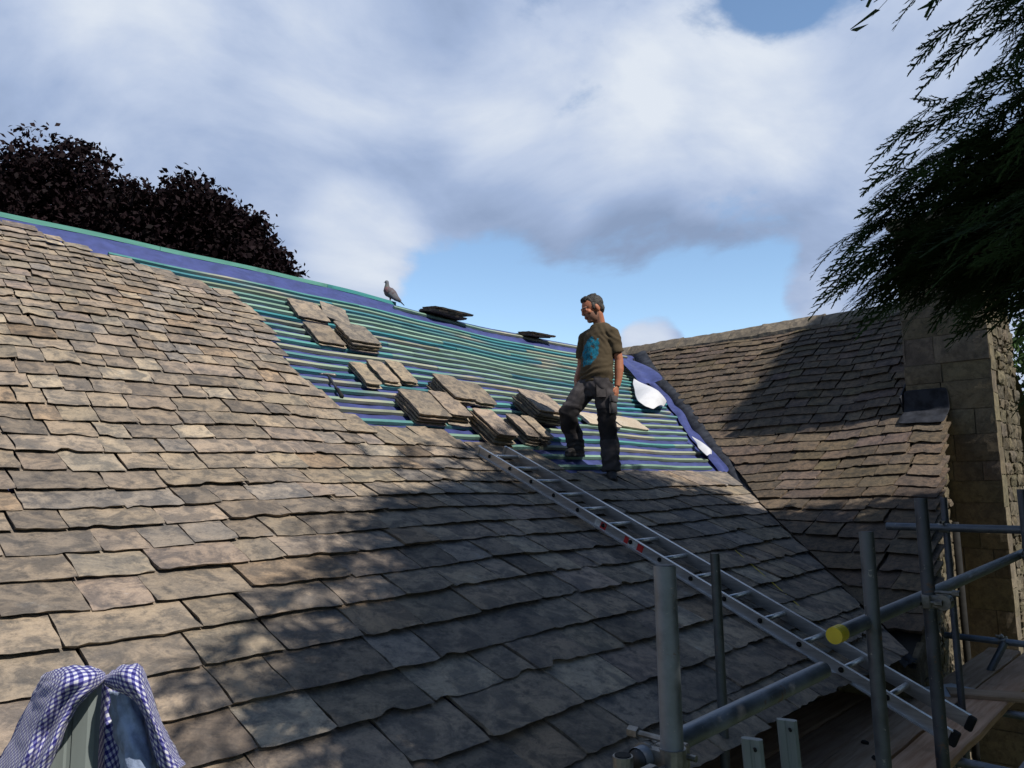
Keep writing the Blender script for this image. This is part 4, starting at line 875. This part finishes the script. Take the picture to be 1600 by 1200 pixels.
mb = MB(); pc = LEG_L[1] + np.array((-.005, -.094, -.03)); mb.box(pc, (.13, .022, .17), rotm('Z', .15) @ rotm('X', -.03), (.07, .066, .07), bev=.01); mb.box(pc + np.array((0, -.010, .06)), (.14, .02, .065), rotm('Z', .15), (.078, .074, .078), bev=.008); mb.build('pocket', M['twill'], tro, True)
mb = MB(); pc = Q(5.70, 4.415, .85); mb.box(pc, (.03, .10, .15), rotm('Z', .75) @ rotm('Y', .1), (.050, .046, .049), bev=.01); mb.build('pocket', M['twill'], tro, True)
def boot(an, dirv, pitch):
    d = unit((*dirv, 0)); s_ = np.array((-d[1], d[0], 0)); mb = MB(); dd = unit(d + np.array((0, 0, pitch))); u = np.cross(dd, s_) * -1
    u = u if u[2] > 0 else -u; X = lambda f, z: an + dd * f + u * z
    mb.tube([X(-.085, -.045), X(-.05, -.040), X(.02, -.035), X(.09, -.043), X(.15, -.050), X(.185, -.058)], [(.030, .036), (.042, .048), (.046, .052), (.048, .044), (.044, .034), (.026, .022)], 18, up=s_)
    mb.tube([X(-.03, .08), X(-.03, .02), X(-.02, -.03)], [.052, .052, .05], 18)
    V = []; 
    for z in (-.090, -.068):
        for f, w in ((-.095, .026), (-.07, .040), (0, .040), (.09, .050), (.15, .046), (.185, .028), (.195, .0)): V += [X(f, z) + s_ * w, X(f, z) - s_ * w]
    F = []
    for i in range(6): F += [(2 * i, 2 * i + 2, 2 * i + 3, 2 * i + 1), (14 + 2 * i, 14 + 2 * i + 1, 14 + 2 * i + 3, 14 + 2 * i + 2), (2 * i, 14 + 2 * i, 14 + 2 * i + 2, 2 * i + 2), (2 * i + 1, 2 * i + 3, 14 + 2 * i + 3, 14 + 2 * i + 1)]
    F += [(0, 1, 15, 14)]; mb.add(V, F)
    return remeshed(mb, 'boot', M['boot'], .0055, 1, man, lambda v, n: v + n * (.003 * vnoise(v, 40))[:, None], lambda v, n: np.tile(np.array((.040, .036, .036)), (len(v), 1)) * (1 + .4 * vnoise(v, 25))[:, None])
boot(Q(5.83, 4.42, .115), (-.74, -.67), -.34); boot(Q(5.80, 4.80, .325), (-1, -.1), 0.)

# pigeon on the ridge batten
pc = np.array((5.885, RIDGE_H + .045, float(zmain(5.88, RIDGE_H)) + .052)); le = unit((-.72, .69, 0)); sdv = np.array((le[1], -le[0], 0)); X = lambda f, z, s_=0.: pc + .86 * le * ((f * .94 - (z - .075) * .18) if z > .07 or f < -.1 else f) + .86 * np.array((0, 0, (z + (f - .02) * .20 * min(1, max(0, (z - .03) / .05)) if f > -.1 else z + (f - .02) * .20))) + sdv * s_ * .86
mb = MB(); mb.tube([X(-.17, .035), X(-.10, .075), X(-.03, .115), X(.04, .150), (X(.075, .18)), X(.088, .22), X(.093, .255), X(.098, .285)], [(.012, .02), (.038, .034), (.064, .062), (.070, .070), (.056, .056), (.036, .034), (.026, .026), (.024, .024)], 16, up=sdv); mb.ball(X(.104, .288), (.030, .024, .026)); mb.ball(X(.045, .14), (.06, .062, .062))
def pg_col(v, n):
    q = v - pc; z = q[:, 2]; f = q @ le; c = np.tile(np.array((.115, .095, .105)), (len(v), 1)); br = (f > .03) & (z < .2); c[br] = (.17, .095, .10); c[z > .235] = (.13, .14, .165); c[(z > .19) & (z < .225) & (f > .03)] = (.11, .13, .12); return c
pg = remeshed(mb, 'pigeon', M['hair'], .006, 1, None, None, pg_col, tuple(pc)); tag(pg, 'plump grey pigeon standing on the ridge batten', 'pigeon')
for s_ in (-1, 1):
    mb = MB(); mb.tube([X(.06, .155, s_ * .058), X(.0, .13, s_ * .066), X(-.08, .078, s_ * .05), X(-.165, .030, s_ * .018)], [(.020, .008), (.040, .010), (.034, .009), (.006, .004)], 12, col=(.13, .135, .15), up=(0, 0, 1)); mb.build('wing', M['hair'], pg, True)
    mb = MB(); mb.tube([X(0, .075, s_ * .025), X(.008, .035, s_ * .025), X(.005, .003, s_ * .025)], [.010, .006, .005], 8, (.30, .08, .07))
    for a_ in (-.5, 0, .5): mb.tube([X(.005, .003, s_ * .025), X(.04 * math.cos(a_), .001, s_ * .025 + .04 * math.sin(a_))], [.004, .003], 6, (.30, .08, .07))
    mb.build('leg', M['hair'], pg, True)
    mb = MB(); mb.ball(X(.112, .292, s_ * .022), .0045, n=6, col=(.02, .015, .01)); mb.build('eye', M['hair'], pg, True)
mb = MB(); mb.tube([X(-.12, .060), X(-.19, .020), X(-.235, -.008)], [(.030, .012), (.034, .008), (.036, .004)], 12, col=(.045, .045, .052), up=sdv); mb.build('tail', M['hair'], pg, True)
mb = MB(); mb.tube([X(.126, .286), X(.150, .276)], [.007, .002], 8, (.30, .20, .12)); mb.build('beak', M['hair'], pg, True)

# ---------------------------------------------------------------- trees
def leaf_mat(name, a, b_, trans=.25):
    m, nt, b = new_mat(name); c = mixc(nt, 1., attr(nt), mixc(nt, noise(nt, tcoord(nt), 3, 4), a, b_), 'MULTIPLY'); nt.links.new(c, b.inputs['Base Color']); b.inputs['Roughness'].default_value = .7; b.inputs['Specular IOR Level'].default_value = .12
    tr = nt.nodes.new('ShaderNodeBsdfTranslucent'); nt.links.new(c, tr.inputs[0]); mx = nt.nodes.new('ShaderNodeMixShader'); mx.inputs[0].default_value = trans
    nt.links.new(b.outputs[0], mx.inputs[1]); nt.links.new(tr.outputs[0], mx.inputs[2]); nt.links.new(mx.outputs[0], nt.nodes['Material Output'].inputs[0]); return m
M['copper'] = leaf_mat('copper_leaves', (.008, .005, .006), (.017, .008, .0105), .15); M['cypress'] = leaf_mat('cypress_scale_leaves', (.034, .064, .026), (.058, .098, .038), .4); M['green'] = leaf_mat('green_leaves', (.03, .06, .02), (.06, .1, .03))
def fast_mesh(name, V, F4, cols, mat, parent=None):
    """big quad mesh from arrays"""
    me = bpy.data.meshes.new(name); n, k = len(V), len(F4); me.vertices.add(n); me.vertices.foreach_set('co', V.astype(np.float32).ravel()); me.loops.add(k * 4); me.loops.foreach_set('vertex_index', F4.astype(np.int32).ravel())
    me.polygons.add(k); me.polygons.foreach_set('loop_start', np.arange(0, k * 4, 4, dtype=np.int32)); me.polygons.foreach_set('loop_total', np.full(k, 4, np.int32)); me.update(calc_edges=True); me.validate()
    at = me.attributes.new('tint', 'FLOAT_COLOR', 'POINT'); at.data.foreach_set('color', np.concatenate([cols, np.ones((n, 1))], 1).astype(np.float32).ravel()); me.materials.append(mat)
    o = bpy.data.objects.new(name, me); COL.objects.link(o)
    if parent is not None: o.parent = parent; o.matrix_parent_inverse = Matrix.Translation(parent.location).inverted()
    return o
def rand_frames(rg, n, updown=.0):
    z = rg.normal(size=(n, 3)); z[:, 2] += updown; z /= np.linalg.norm(z, axis=1, keepdims=True); x = rg.normal(size=(n, 3)); x -= z * (x * z).sum(1, keepdims=True); x /= np.linalg.norm(x, axis=1, keepdims=True); return x, np.cross(z, x), z
def leaf_cloud(rg, lumps, ncl, per, crad, size, col, shell=.55):
    """many small bent leaves in clusters spread through the lumps (centre, radius)"""
    vol = np.array([r ** 2 for _, r in lumps]); pick = rg.choice(len(lumps), ncl, p=vol / vol.sum()); c = np.array([lumps[i][0] for i in pick], float); r = np.array([lumps[i][1] for i in pick])
    d = rg.normal(size=(ncl, 3)); d /= np.linalg.norm(d, axis=1, keepdims=True); rad = r * (shell + (1.04 - shell) * rg.random(ncl) ** .6); c = c + d * rad[:, None]
    p = (c[:, None, :] + np.clip(rg.normal(0, crad, (ncl, per, 3)), -1.5 * crad, 1.5 * crad) * np.array((1, 1, .7))).reshape(-1, 3); n = len(p); x, y, z = rand_frames(rg, n, .6); s = size * rg.uniform(.6, 1.3, n)[:, None]
    V = np.stack([p - x * s * .55, p + y * s * .32 + z * s * .08, p + x * s * .55, p - y * s * .32 + z * s * .08], 1).reshape(-1, 3)
    cc = np.repeat(np.array(col)[None] * np.clip(rg.normal(1, .25, (ncl, 1)), .4, 1.8), per * 4, 0); return V, np.arange(n * 4).reshape(-1, 4), cc
rg = np.random.default_rng(21)
T = np.array((7.4, 23.2, -5.6)); ct = thing('purple_leaved_tree', 'large dark purple-leaved tree rising behind the ridge', 'tree', tuple(T))
def lp(x, y, t): return CAM @ np.array([(x - 800) / 1178, (y - 600) / 1178, 1.]) * t
cr_l = [((2.8, 27.2, 5.6), 3.0), ((5.4, 25.0, 6.9), 2.6), ((4.2, 25.6, 8.6), 1.6), ((6.2, 24.4, 8.9), 1.55), ((7.6, 23.4, 7.2), 2.0), ((8.9, 22.2, 6.6), 1.75), ((9.6, 21.2, 7.0), 1.2), ((10.1, 20.8, 5.6), 1.6), ((8.5, 22.0, 7.3), 1.55), ((8.8, 21.3, 7.9), 1.05), ((9.6, 20.5, 7.2), .9), ((9.8, 20.5, 6.9), .95), ((10.0, 20.5, 6.4), 1.2), ((10.4, 19.8, 6.0), .75), ((10.45, 19.8, 5.0), .9), ((3.4, 25.8, 4.0), 3.2), ((7.0, 23.6, 3.8), 3.0), ((9.6, 21.4, 3.4), 2.2), ((1.5, 28.5, 8.2), 2.4)]
V, F, cc = leaf_cloud(rg, cr_l, 6500, 26, .22, .17, (1, 1, 1), .30); fast_mesh('crown', V, F, cc, M['copper'], ct)
mb = MB(); mb.tube([T, T + np.array((0, .1, 3)), T + np.array((.1, 0, 7)), T + np.array((-.4, .3, 11))], [.42, .34, .26, .10], 14)
for (c, r) in cr_l[:10]: c = np.array(c); b0 = T + np.array((0, 0, 5 + .2 * r)); mb.tube([b0, (b0 + c) / 2 + np.array((0, 0, .4)), c], [.15, .10, .04], 8)
mb.build('trunk', M['bark'], ct, True)

# conifer at the photographer's right: drooping flat sprays on long limbs
def frond(detail, seed):
    rg = np.random.default_rng(seed); V = []; F = []
    def strip(p, d, n, ln, w, curl, seg):
        """tapering flat twig from p along d (in the plane with lateral n)"""
        base = len(V); q = np.array(p, float); d = np.array(d, float)
        for i in range(seg + 1):
            t = i / seg; ww = w * (1 - t ** 2 * .75) * .5; lat = np.array((-d[1], d[0], 0)); V.append(q + lat * ww + np.array((0, 0, -.0))); V.append(q - lat * ww)
            q = q + d * ln / seg + np.array((0, 0, -curl * ln * (t + .3) / seg)); c, s = math.cos(n / seg), math.sin(n / seg); d = np.array((d[0] * c - d[1] * s, d[0] * s + d[1] * c, 0))
        for i in range(seg): F.append((base + 2 * i, base + 2 * i + 1, base + 2 * i + 3, base + 2 * i + 2))
    main_droop = lambda x: -.36 * x * x
    nb = {2: 13, 1: 12, 0: 8}[detail]; mw = {2: .034, 1: .03, 0: .06}[detail]
    for i in range(5): x0, x1 = i / 5, (i + 1) / 5; b = len(V); V.extend([np.array((x0, mw * .5, main_droop(x0))), np.array((x0, -mw * .5, main_droop(x0))), np.array((x1, -mw * .45, main_droop(x1))), np.array((x1, mw * .45, main_droop(x1)))]); F.append((b, b + 1, b + 2, b + 3))
    for i in range(nb):
        x = .06 + .92 * i / nb + rg.normal(0, .008); sgn = 1 if i % 2 else -1; ln = (.40 * (1 - x) ** .75 * min(1, .45 + x / .35) + .05) * rg.uniform(.75, 1.15); ang = sgn * (.72 + rg.normal(0, .10)); d = (math.cos(ang), math.sin(ang), 0); p = (x, 0, main_droop(x))
        if detail == 2:
            strip(p, d, -sgn * .35, ln, .036, .30, 3); m = max(3, int(ln / .058))
            for j in range(m):
                t = .15 + .8 * j / m; sg = 1 if j % 2 else -1; a2 = ang - sgn * .3 * t + sg * (.66 + rg.normal(0, .08)); l2 = ln * .36 * (1 - t * .65) * rg.uniform(.8, 1.2); q = np.array(p) + np.array((math.cos(ang - sgn * .15 * t), math.sin(ang - sgn * .15 * t), 0)) * ln * t; q[2] -= .28 * ln * t * t
                strip(q, (math.cos(a2), math.sin(a2), 0), -sg * .3, l2, .034, .25, 1)
        elif detail == 1:
            strip(p, d, -sgn * .35, ln, .030, .28, 2)
            for j in range(3):
                t = .25 + .25 * j; sg = 1 if j % 2 else -1; a2 = ang + sg * .6; strip(np.array(p) + np.array(d) * ln * t, (math.cos(a2), math.sin(a2), 0), 0, ln * .35, .03, .2, 1)
        else: strip(p, d, -sgn * .3, ln * 1.1, .085, .28, 1)
    return np.array(V), np.array(F)
TPL = {k: [frond(k, s) for s in range(n)] for k, n in ((2, 5), (1, 4), (0, 3))}
frond_jobs = []                                                       # (detail, base, direction, up, length, tint)
def poly_in(x, y, P):
    c = False; j = len(P) - 1
    for i in range(len(P)):
        if (P[i][1] > y) != (P[j][1] > y) and x < (P[j][0] - P[i][0]) * (y - P[i][1]) / (P[j][1] - P[i][1]) + P[i][0]: c = not c
        j = i
    return c
CLEAR = [(1540, -90), (1550, 150), (1590, 215), (1520, 250), (1450, 310), (1410, 380), (1400, 462), (1470, 490), (1760, 500), (1760, -90)]
def shows(p, margin=0):
    q = CAM.T @ p
    if .0 < q[2] < 2.7 and abs(q[0]) < q[2] * 1.0 + .15 and abs(q[1]) < q[2] * .85 + .15: return True
    if q[2] < .15: return False
    x, y = 800 + 1178 * q[0] / q[2], 600 + 1178 * q[1] / q[2]; return -margin < x < 1600 + margin and -margin < y < 1200 + margin and not poly_in(x, y, CLEAR)
TAN = math.tan(SUN_EL)
def lands(p):
    """where the sun throws the shade of a point: x and y on the main slope"""
    lo, hi = 0., 30.
    for _ in range(30):
        m = (lo + hi) / 2
        if p[2] - TAN * m > float(prof(p[1] + m)): lo = m
        else: hi = m
    return p[0] - .05 * lo, p[1] + lo
SH_A = [-3, .2, .6, 1.2, 2.12, 3.2, 3.95, 5.0, 5.9, 6.6, 7.2, 7.6, 7.9, 8.1]; SH_H = [1.0, 1.4, 1.9, 2.45, 3.15, 3.8, 4.3, 4.4, 4.3, 4.2, 3.75, 3.1, 2.4, 1.2]
def too_far(p, rg):
    a, h = lands(p); return a < 8.6 and h > np.interp(a, SH_A, SH_H) + rg.normal(-.05, .13) + (rg.uniform(0, .85) if rg.random() < .26 else 0)
rg = np.random.default_rng(33); CT = np.array((4.4, -1.8, -5.6)); limbs = []
def limb_fronds(p0, p1, detail, count, ln, start=.3, spread=1., free=False, sag=.12):
    ax = p1 - p0; L_ = np.linalg.norm(ax); ax = ax / L_; side = unit(np.cross(ax, (0, 0, 1)))
    P = [p0 + (p1 - p0) * t + np.array((0, 0, sag * L_ * (4 * t * (1 - t)) * .5)) for t in np.linspace(0, 1, 7)]; keep = [q for q in P if free or lands(q)[1] < np.interp(lands(q)[0], SH_A, SH_H) - .15]
    if len(keep) > 2: limbs.append((P if len(keep) == 7 else [keep[0] + (keep[-1] - keep[0]) * t for t in np.linspace(0, 1, 7)], max(.008, .012 * L_)))
    for i in range(count):
        t = start + (1 - start) * (i + rg.random()) / count; k = min(int(t * 6), 5); b = P[k] + (P[k + 1] - P[k]) * (t * 6 - k); sg = 1 if i % 2 else -1
        d = unit(ax * (.75 + .5 * t) + side * sg * spread * rg.uniform(.2, 1.25) + np.array((0, 0, rg.uniform(-.55, .28)))); l = ln * rg.uniform(.65, 1.2) * (1.1 - .35 * t)
        if not free and (any(shows(b + d * l * q + np.array((0, 0, -.2 * l * q * q)), 70 if detail == 0 else 16) for q in (0, .25, .5, .75, 1., 1.25)) or np.linalg.norm(b + d * l) < 1.0 or too_far(b + d * l, rg)): continue
        up = unit(np.array((0, 0, 1.)) + rg.normal(0, .35, 3)); q = CAM.T @ (b + d * l * .7); near = q[2] > .1 and abs(q[0] / q[2]) < .9 and abs(q[1] / q[2]) < .85
        dc = np.linalg.norm(b + d * l * .5)
        if not free and dc < 2.1: continue
        near = near or dc < 4.0
        if near and l > .42: l *= .7
        frond_jobs.append((2 if near else detail, b, d, up, l, rg.uniform(.6, 1.3)))
    if free or not (shows(p1 + ax * ln * .8, 10) or too_far(p1 + ax * ln * .8, rg)): frond_jobs.append((detail, P[-1], unit(ax + np.array((0, 0, -.25))), unit(np.array((0, 0, 1.)) + rg.normal(0, .25, 3)), ln * .9, 1.))
TIPS = [(4.24, 1.6, 1.09), (4.32, 1.55, 1.01), (4.39, 1.51, .98), (4.46, 1.49, 1.08), (4.3, 1.6, 1.18), (4.47, 1.6, 1.18), (4.55, 1.54, 1.26), (4.58, 1.47, 1.12), (4.7, 1.43, 1.08), (4.48, 1.46, 1.01), (4.42, 1.54, 1.3), (4.43, 1.49, 1.37), (4.46, 1.43, 1.28), (4.35, 1.43, 1.45), (4.37, 1.38, 1.58), (4.25, 1.64, 1.09), (4.35, 1.56, .96), (4.48, 1.65, 1.31), (4.45, 1.5, 1.46), (4.29, 1.32, 1.79), (4.36, 1.23, 1.9), (4.39, 1.38, 1.68), (4.08, 1.03, 2.15), (4.01, 1.06, 2.41), (4.09, .95, 1.77), (4.14, .87, 1.89), (4.02, .98, 1.99), (4.1, .87, 2.18), (4.33, .84, 1.78), (4.5, 1.28, 1.6), (4.7, 1.44, 1.19), (4.93, 1.39, .98), (4.82, 1.21, 1.01), (4.92, 1.11, .93), (5.06, .98, .89), (5.16, .87, .96), (4.7, 1.59, 1.18), (4.78, 1.45, 1.48), (4.67, 1.21, 1.82), (4.93, 1.27, 1.6), (4.82, 1.1, 1.64), (4.83, .94, 1.6), (4.35, .76, 2.1), (4.38, .69, 2.33), (4.48, .66, 1.9), (4.97, .82, 1.48), (5.29, 1.24, 1.38), (5.44, 1.1, 1.3), (5.6, .92, 1.29), (5.42, 1.39, 1.36), (5.55, 1.21, 1.6), (5.74, 1.04, 1.52), (4.6, 1.32, 1.52), (4.7, 1.3, 1.72), (4.85, 1.3, 1.45), (4.95, 1.22, 1.72), (5.0, 1.32, 1.3), (4.57, .89, 2.55), (5.1, .77, 1.81), (4.9, .71, 2.46), (6.15, 1.03, .79), (6.44, 1.06, .64)]
for i, tp in enumerate([np.array(t) + rg.normal(0, .11, 3) * q for q in (0, 1) for t in TIPS]):
    tp = tp + np.array((.0, -.05, .05)); back = unit(np.array((4.9 + .3 * (tp[0] - 4.5), -1.8, tp[2] + rg.uniform(.1, .5))) - tp); p1 = tp - unit(-back + np.array((0, 0, -.2))) * .22; p0 = p1 + back * 1.25
    limb_fronds(p0, p1, 2, 9 if tp[2] > 1.25 else 12, .40, .10, .9, i < len(TIPS) or tp[0] > 4.3, .05)
for i in range(190):                                                   # the thick inner foliage above the chimney
    tp = np.array((rg.uniform(4.5, 6.6), rg.uniform(.5, 1.35), rg.uniform(1.0, 2.8))); q = CAM.T @ tp; x, y = 800 + 1178 * q[0] / q[2], 600 + 1178 * q[1] / q[2]
    if not poly_in(x, y, CLEAR): continue
    limb_fronds(tp + np.array((0, -1.2, .2)), tp, 2 if i % 3 else 1, 13, .36, .0, 1., False, .05)
for i in range(900):                                                  # the rest of the crown
    z = rg.uniform(-1.6, 7.2); Rr = min(3.7, 3.7 * math.sqrt(max(0., (7.5 - z) / 3.4))) * (.72 + .28 * rg.random()) + .15; th = rg.uniform(0, 2 * math.pi)
    tip = np.array((CT[0] + .2 + Rr * 1.02 * math.cos(th), CT[1] + Rr * .92 * math.sin(th), z)); b0 = np.array((CT[0], CT[1], z - .25 + .15 * Rr)) 
    limb_fronds(b0, tip, 0, 20, .62, .35, 1.1, False, .08)
Vs, Fs, Cs, off = [], [], [], 0
for det, b, d, up, l, tn in frond_jobs:
    tv, tf = TPL[det][rg.integers(len(TPL[det]))]; y = unit(np.cross(up, d)); z = np.cross(d, y); Vs.append(b + (tv * l) @ np.array([d, y, z])); Fs.append(tf + off); off += len(tv); Cs.append(np.tile(np.array((1, 1, .95)) * tn, (len(tv), 1)))
con = thing('conifer_tree', 'dark conifer with drooping flat sprays overhanging the chimney', 'tree', tuple(CT))
fast_mesh('crown', np.concatenate(Vs), np.concatenate(Fs), np.concatenate(Cs), M['cypress'], con)
mb = MB(); mb.tube([CT, CT + np.array((0, 0, 4)), CT + np.array((.05, .05, 9)), CT + np.array((0, 0, 12.8))], [.30, .24, .14, .03], 14); mb.build('trunk', M['bark'], con, True)
mb = MB()
for P, r in limbs:
    if min(np.linalg.norm(q) for q in P) < 2.0: continue
    if not any((CAM.T @ q)[2] > .15 and abs((CAM.T @ q)[0] / (CAM.T @ q)[2]) < .72 and abs((CAM.T @ q)[1] / (CAM.T @ q)[2]) < .55 for q in P) and r > .018: mb.tube(P, [r, r * .85, r * .7, r * .6, r * .5, r * .4, r * .25], 6)
    elif r < .03 and not any(shows(q, 30) for q in P[:5]): mb.tube(P[:5], [.008, .007, .006, .005, .003], 5)
mb.build('limb', M['twig'], con, True)
rg = np.random.default_rng(55); C2 = np.array((11.2, -2.2, -5.6)); jobs = []  # unseen second conifer, added to throw shade on the upper wing roof
for i in range(9000):
    z = rg.uniform(2.0, 10.2); Rr = min(2.3, .35 + (10.8 - z) * .55) * rg.random() ** .5; th = rg.uniform(0, 2 * math.pi); p = np.array((C2[0] + Rr * math.cos(th), C2[1] + Rr * math.sin(th), z)); lo, hi = 0., 30.
    for _ in range(26):
        m_ = (lo + hi) / 2
        if p[2] - TAN * m_ > float(prof(min(p[0] - .05 * m_ - WING_C, RIDGE_H))): lo = m_
        else: hi = m_
    a, h = p[0] - .05 * lo, p[1] + lo
    zc = p[2] - TAN * (1.82 - p[1])
    if a < 10.4 and -2 < zc < 2.4: continue
    if a < 9.1 + rg.normal(0, .05) or h > 5.14 - (a - 8.8) * .30 + rg.normal(0, .06): continue  # crown shaped by its shade: only fronds shading the upper wing stay
    jobs.append((p, unit((math.cos(th), math.sin(th), -.4))))
Vs, Fs, Cs, off = [], [], [], 0
for p, d in jobs:
    tv, tf = TPL[0][rg.integers(3)]; y = unit(np.cross((0, 0, 1), d)); z = np.cross(d, y); Vs.append(p + ((tv - np.array((.5, 0, 0))) * .6) @ np.array([d, y, z])); Fs.append(tf + off); off += len(tv); Cs.append(np.ones((len(tv), 3)))
c2 = thing('conifer_tree', 'unseen tall conifer added past the right edge to shade the upper wing roof', 'tree', tuple(C2))
fast_mesh('crown', np.concatenate(Vs), np.concatenate(Fs), np.concatenate(Cs), M['cypress'], c2)
mb = MB(); mb.tube([C2, C2 + np.array((0, 0, 8)), C2 + np.array((0, 0, 15.6))], [.28, .2, .03], 12); mb.build('trunk', M['bark'], c2, True)
rg = np.random.default_rng(8); hv = np.array((17.2, 2.2, -5.6)); hd_ = thing('laurel_tree', 'leafy green tree showing past the chimney', 'tree', tuple(hv))
V, F, cc = leaf_cloud(rg, [((17.4, 2.3, 1.2), 1.6), ((17.0, 2.0, -.6), 1.9), ((17.9, 2.2, 2.6), 1.0), ((17.2, 1.6, -2.4), 1.8)], 700, 16, .2, .16, (1, 1, 1), .4); fast_mesh('crown', V, F, cc, M['green'], hd_)
mb = MB(); mb.tube([hv, hv + np.array((0, 0, 3)), hv + np.array((.2, 0, 7))], [.2, .16, .06], 10); mb.build('trunk', M['bark'], hd_, True)

# ---------------------------------------------------------------- ground
m, nt, b = new_mat('lawn'); o = tcoord(nt); c = mixc(nt, mrange(nt, noise(nt, o, .4, 6), .35, .65), (.035, .055, .02), (.06, .07, .03)); nt.links.new(c, b.inputs['Base Color']); b.inputs['Roughness'].default_value = .95; M['lawn'] = m
bump(nt, b, noise(nt, o, 8, 6), .6, .05)
mb = MB(); n = 24; V = [(600 * (2 * i / n - 1) ** 3 + 4, 600 * (2 * j / n - 1) ** 3 + 4, -5.6) for j in range(n + 1) for i in range(n + 1)]; mb.add(V, grid_faces(n, n)); tag(mb.build('ground', M['lawn']), kind='structure')
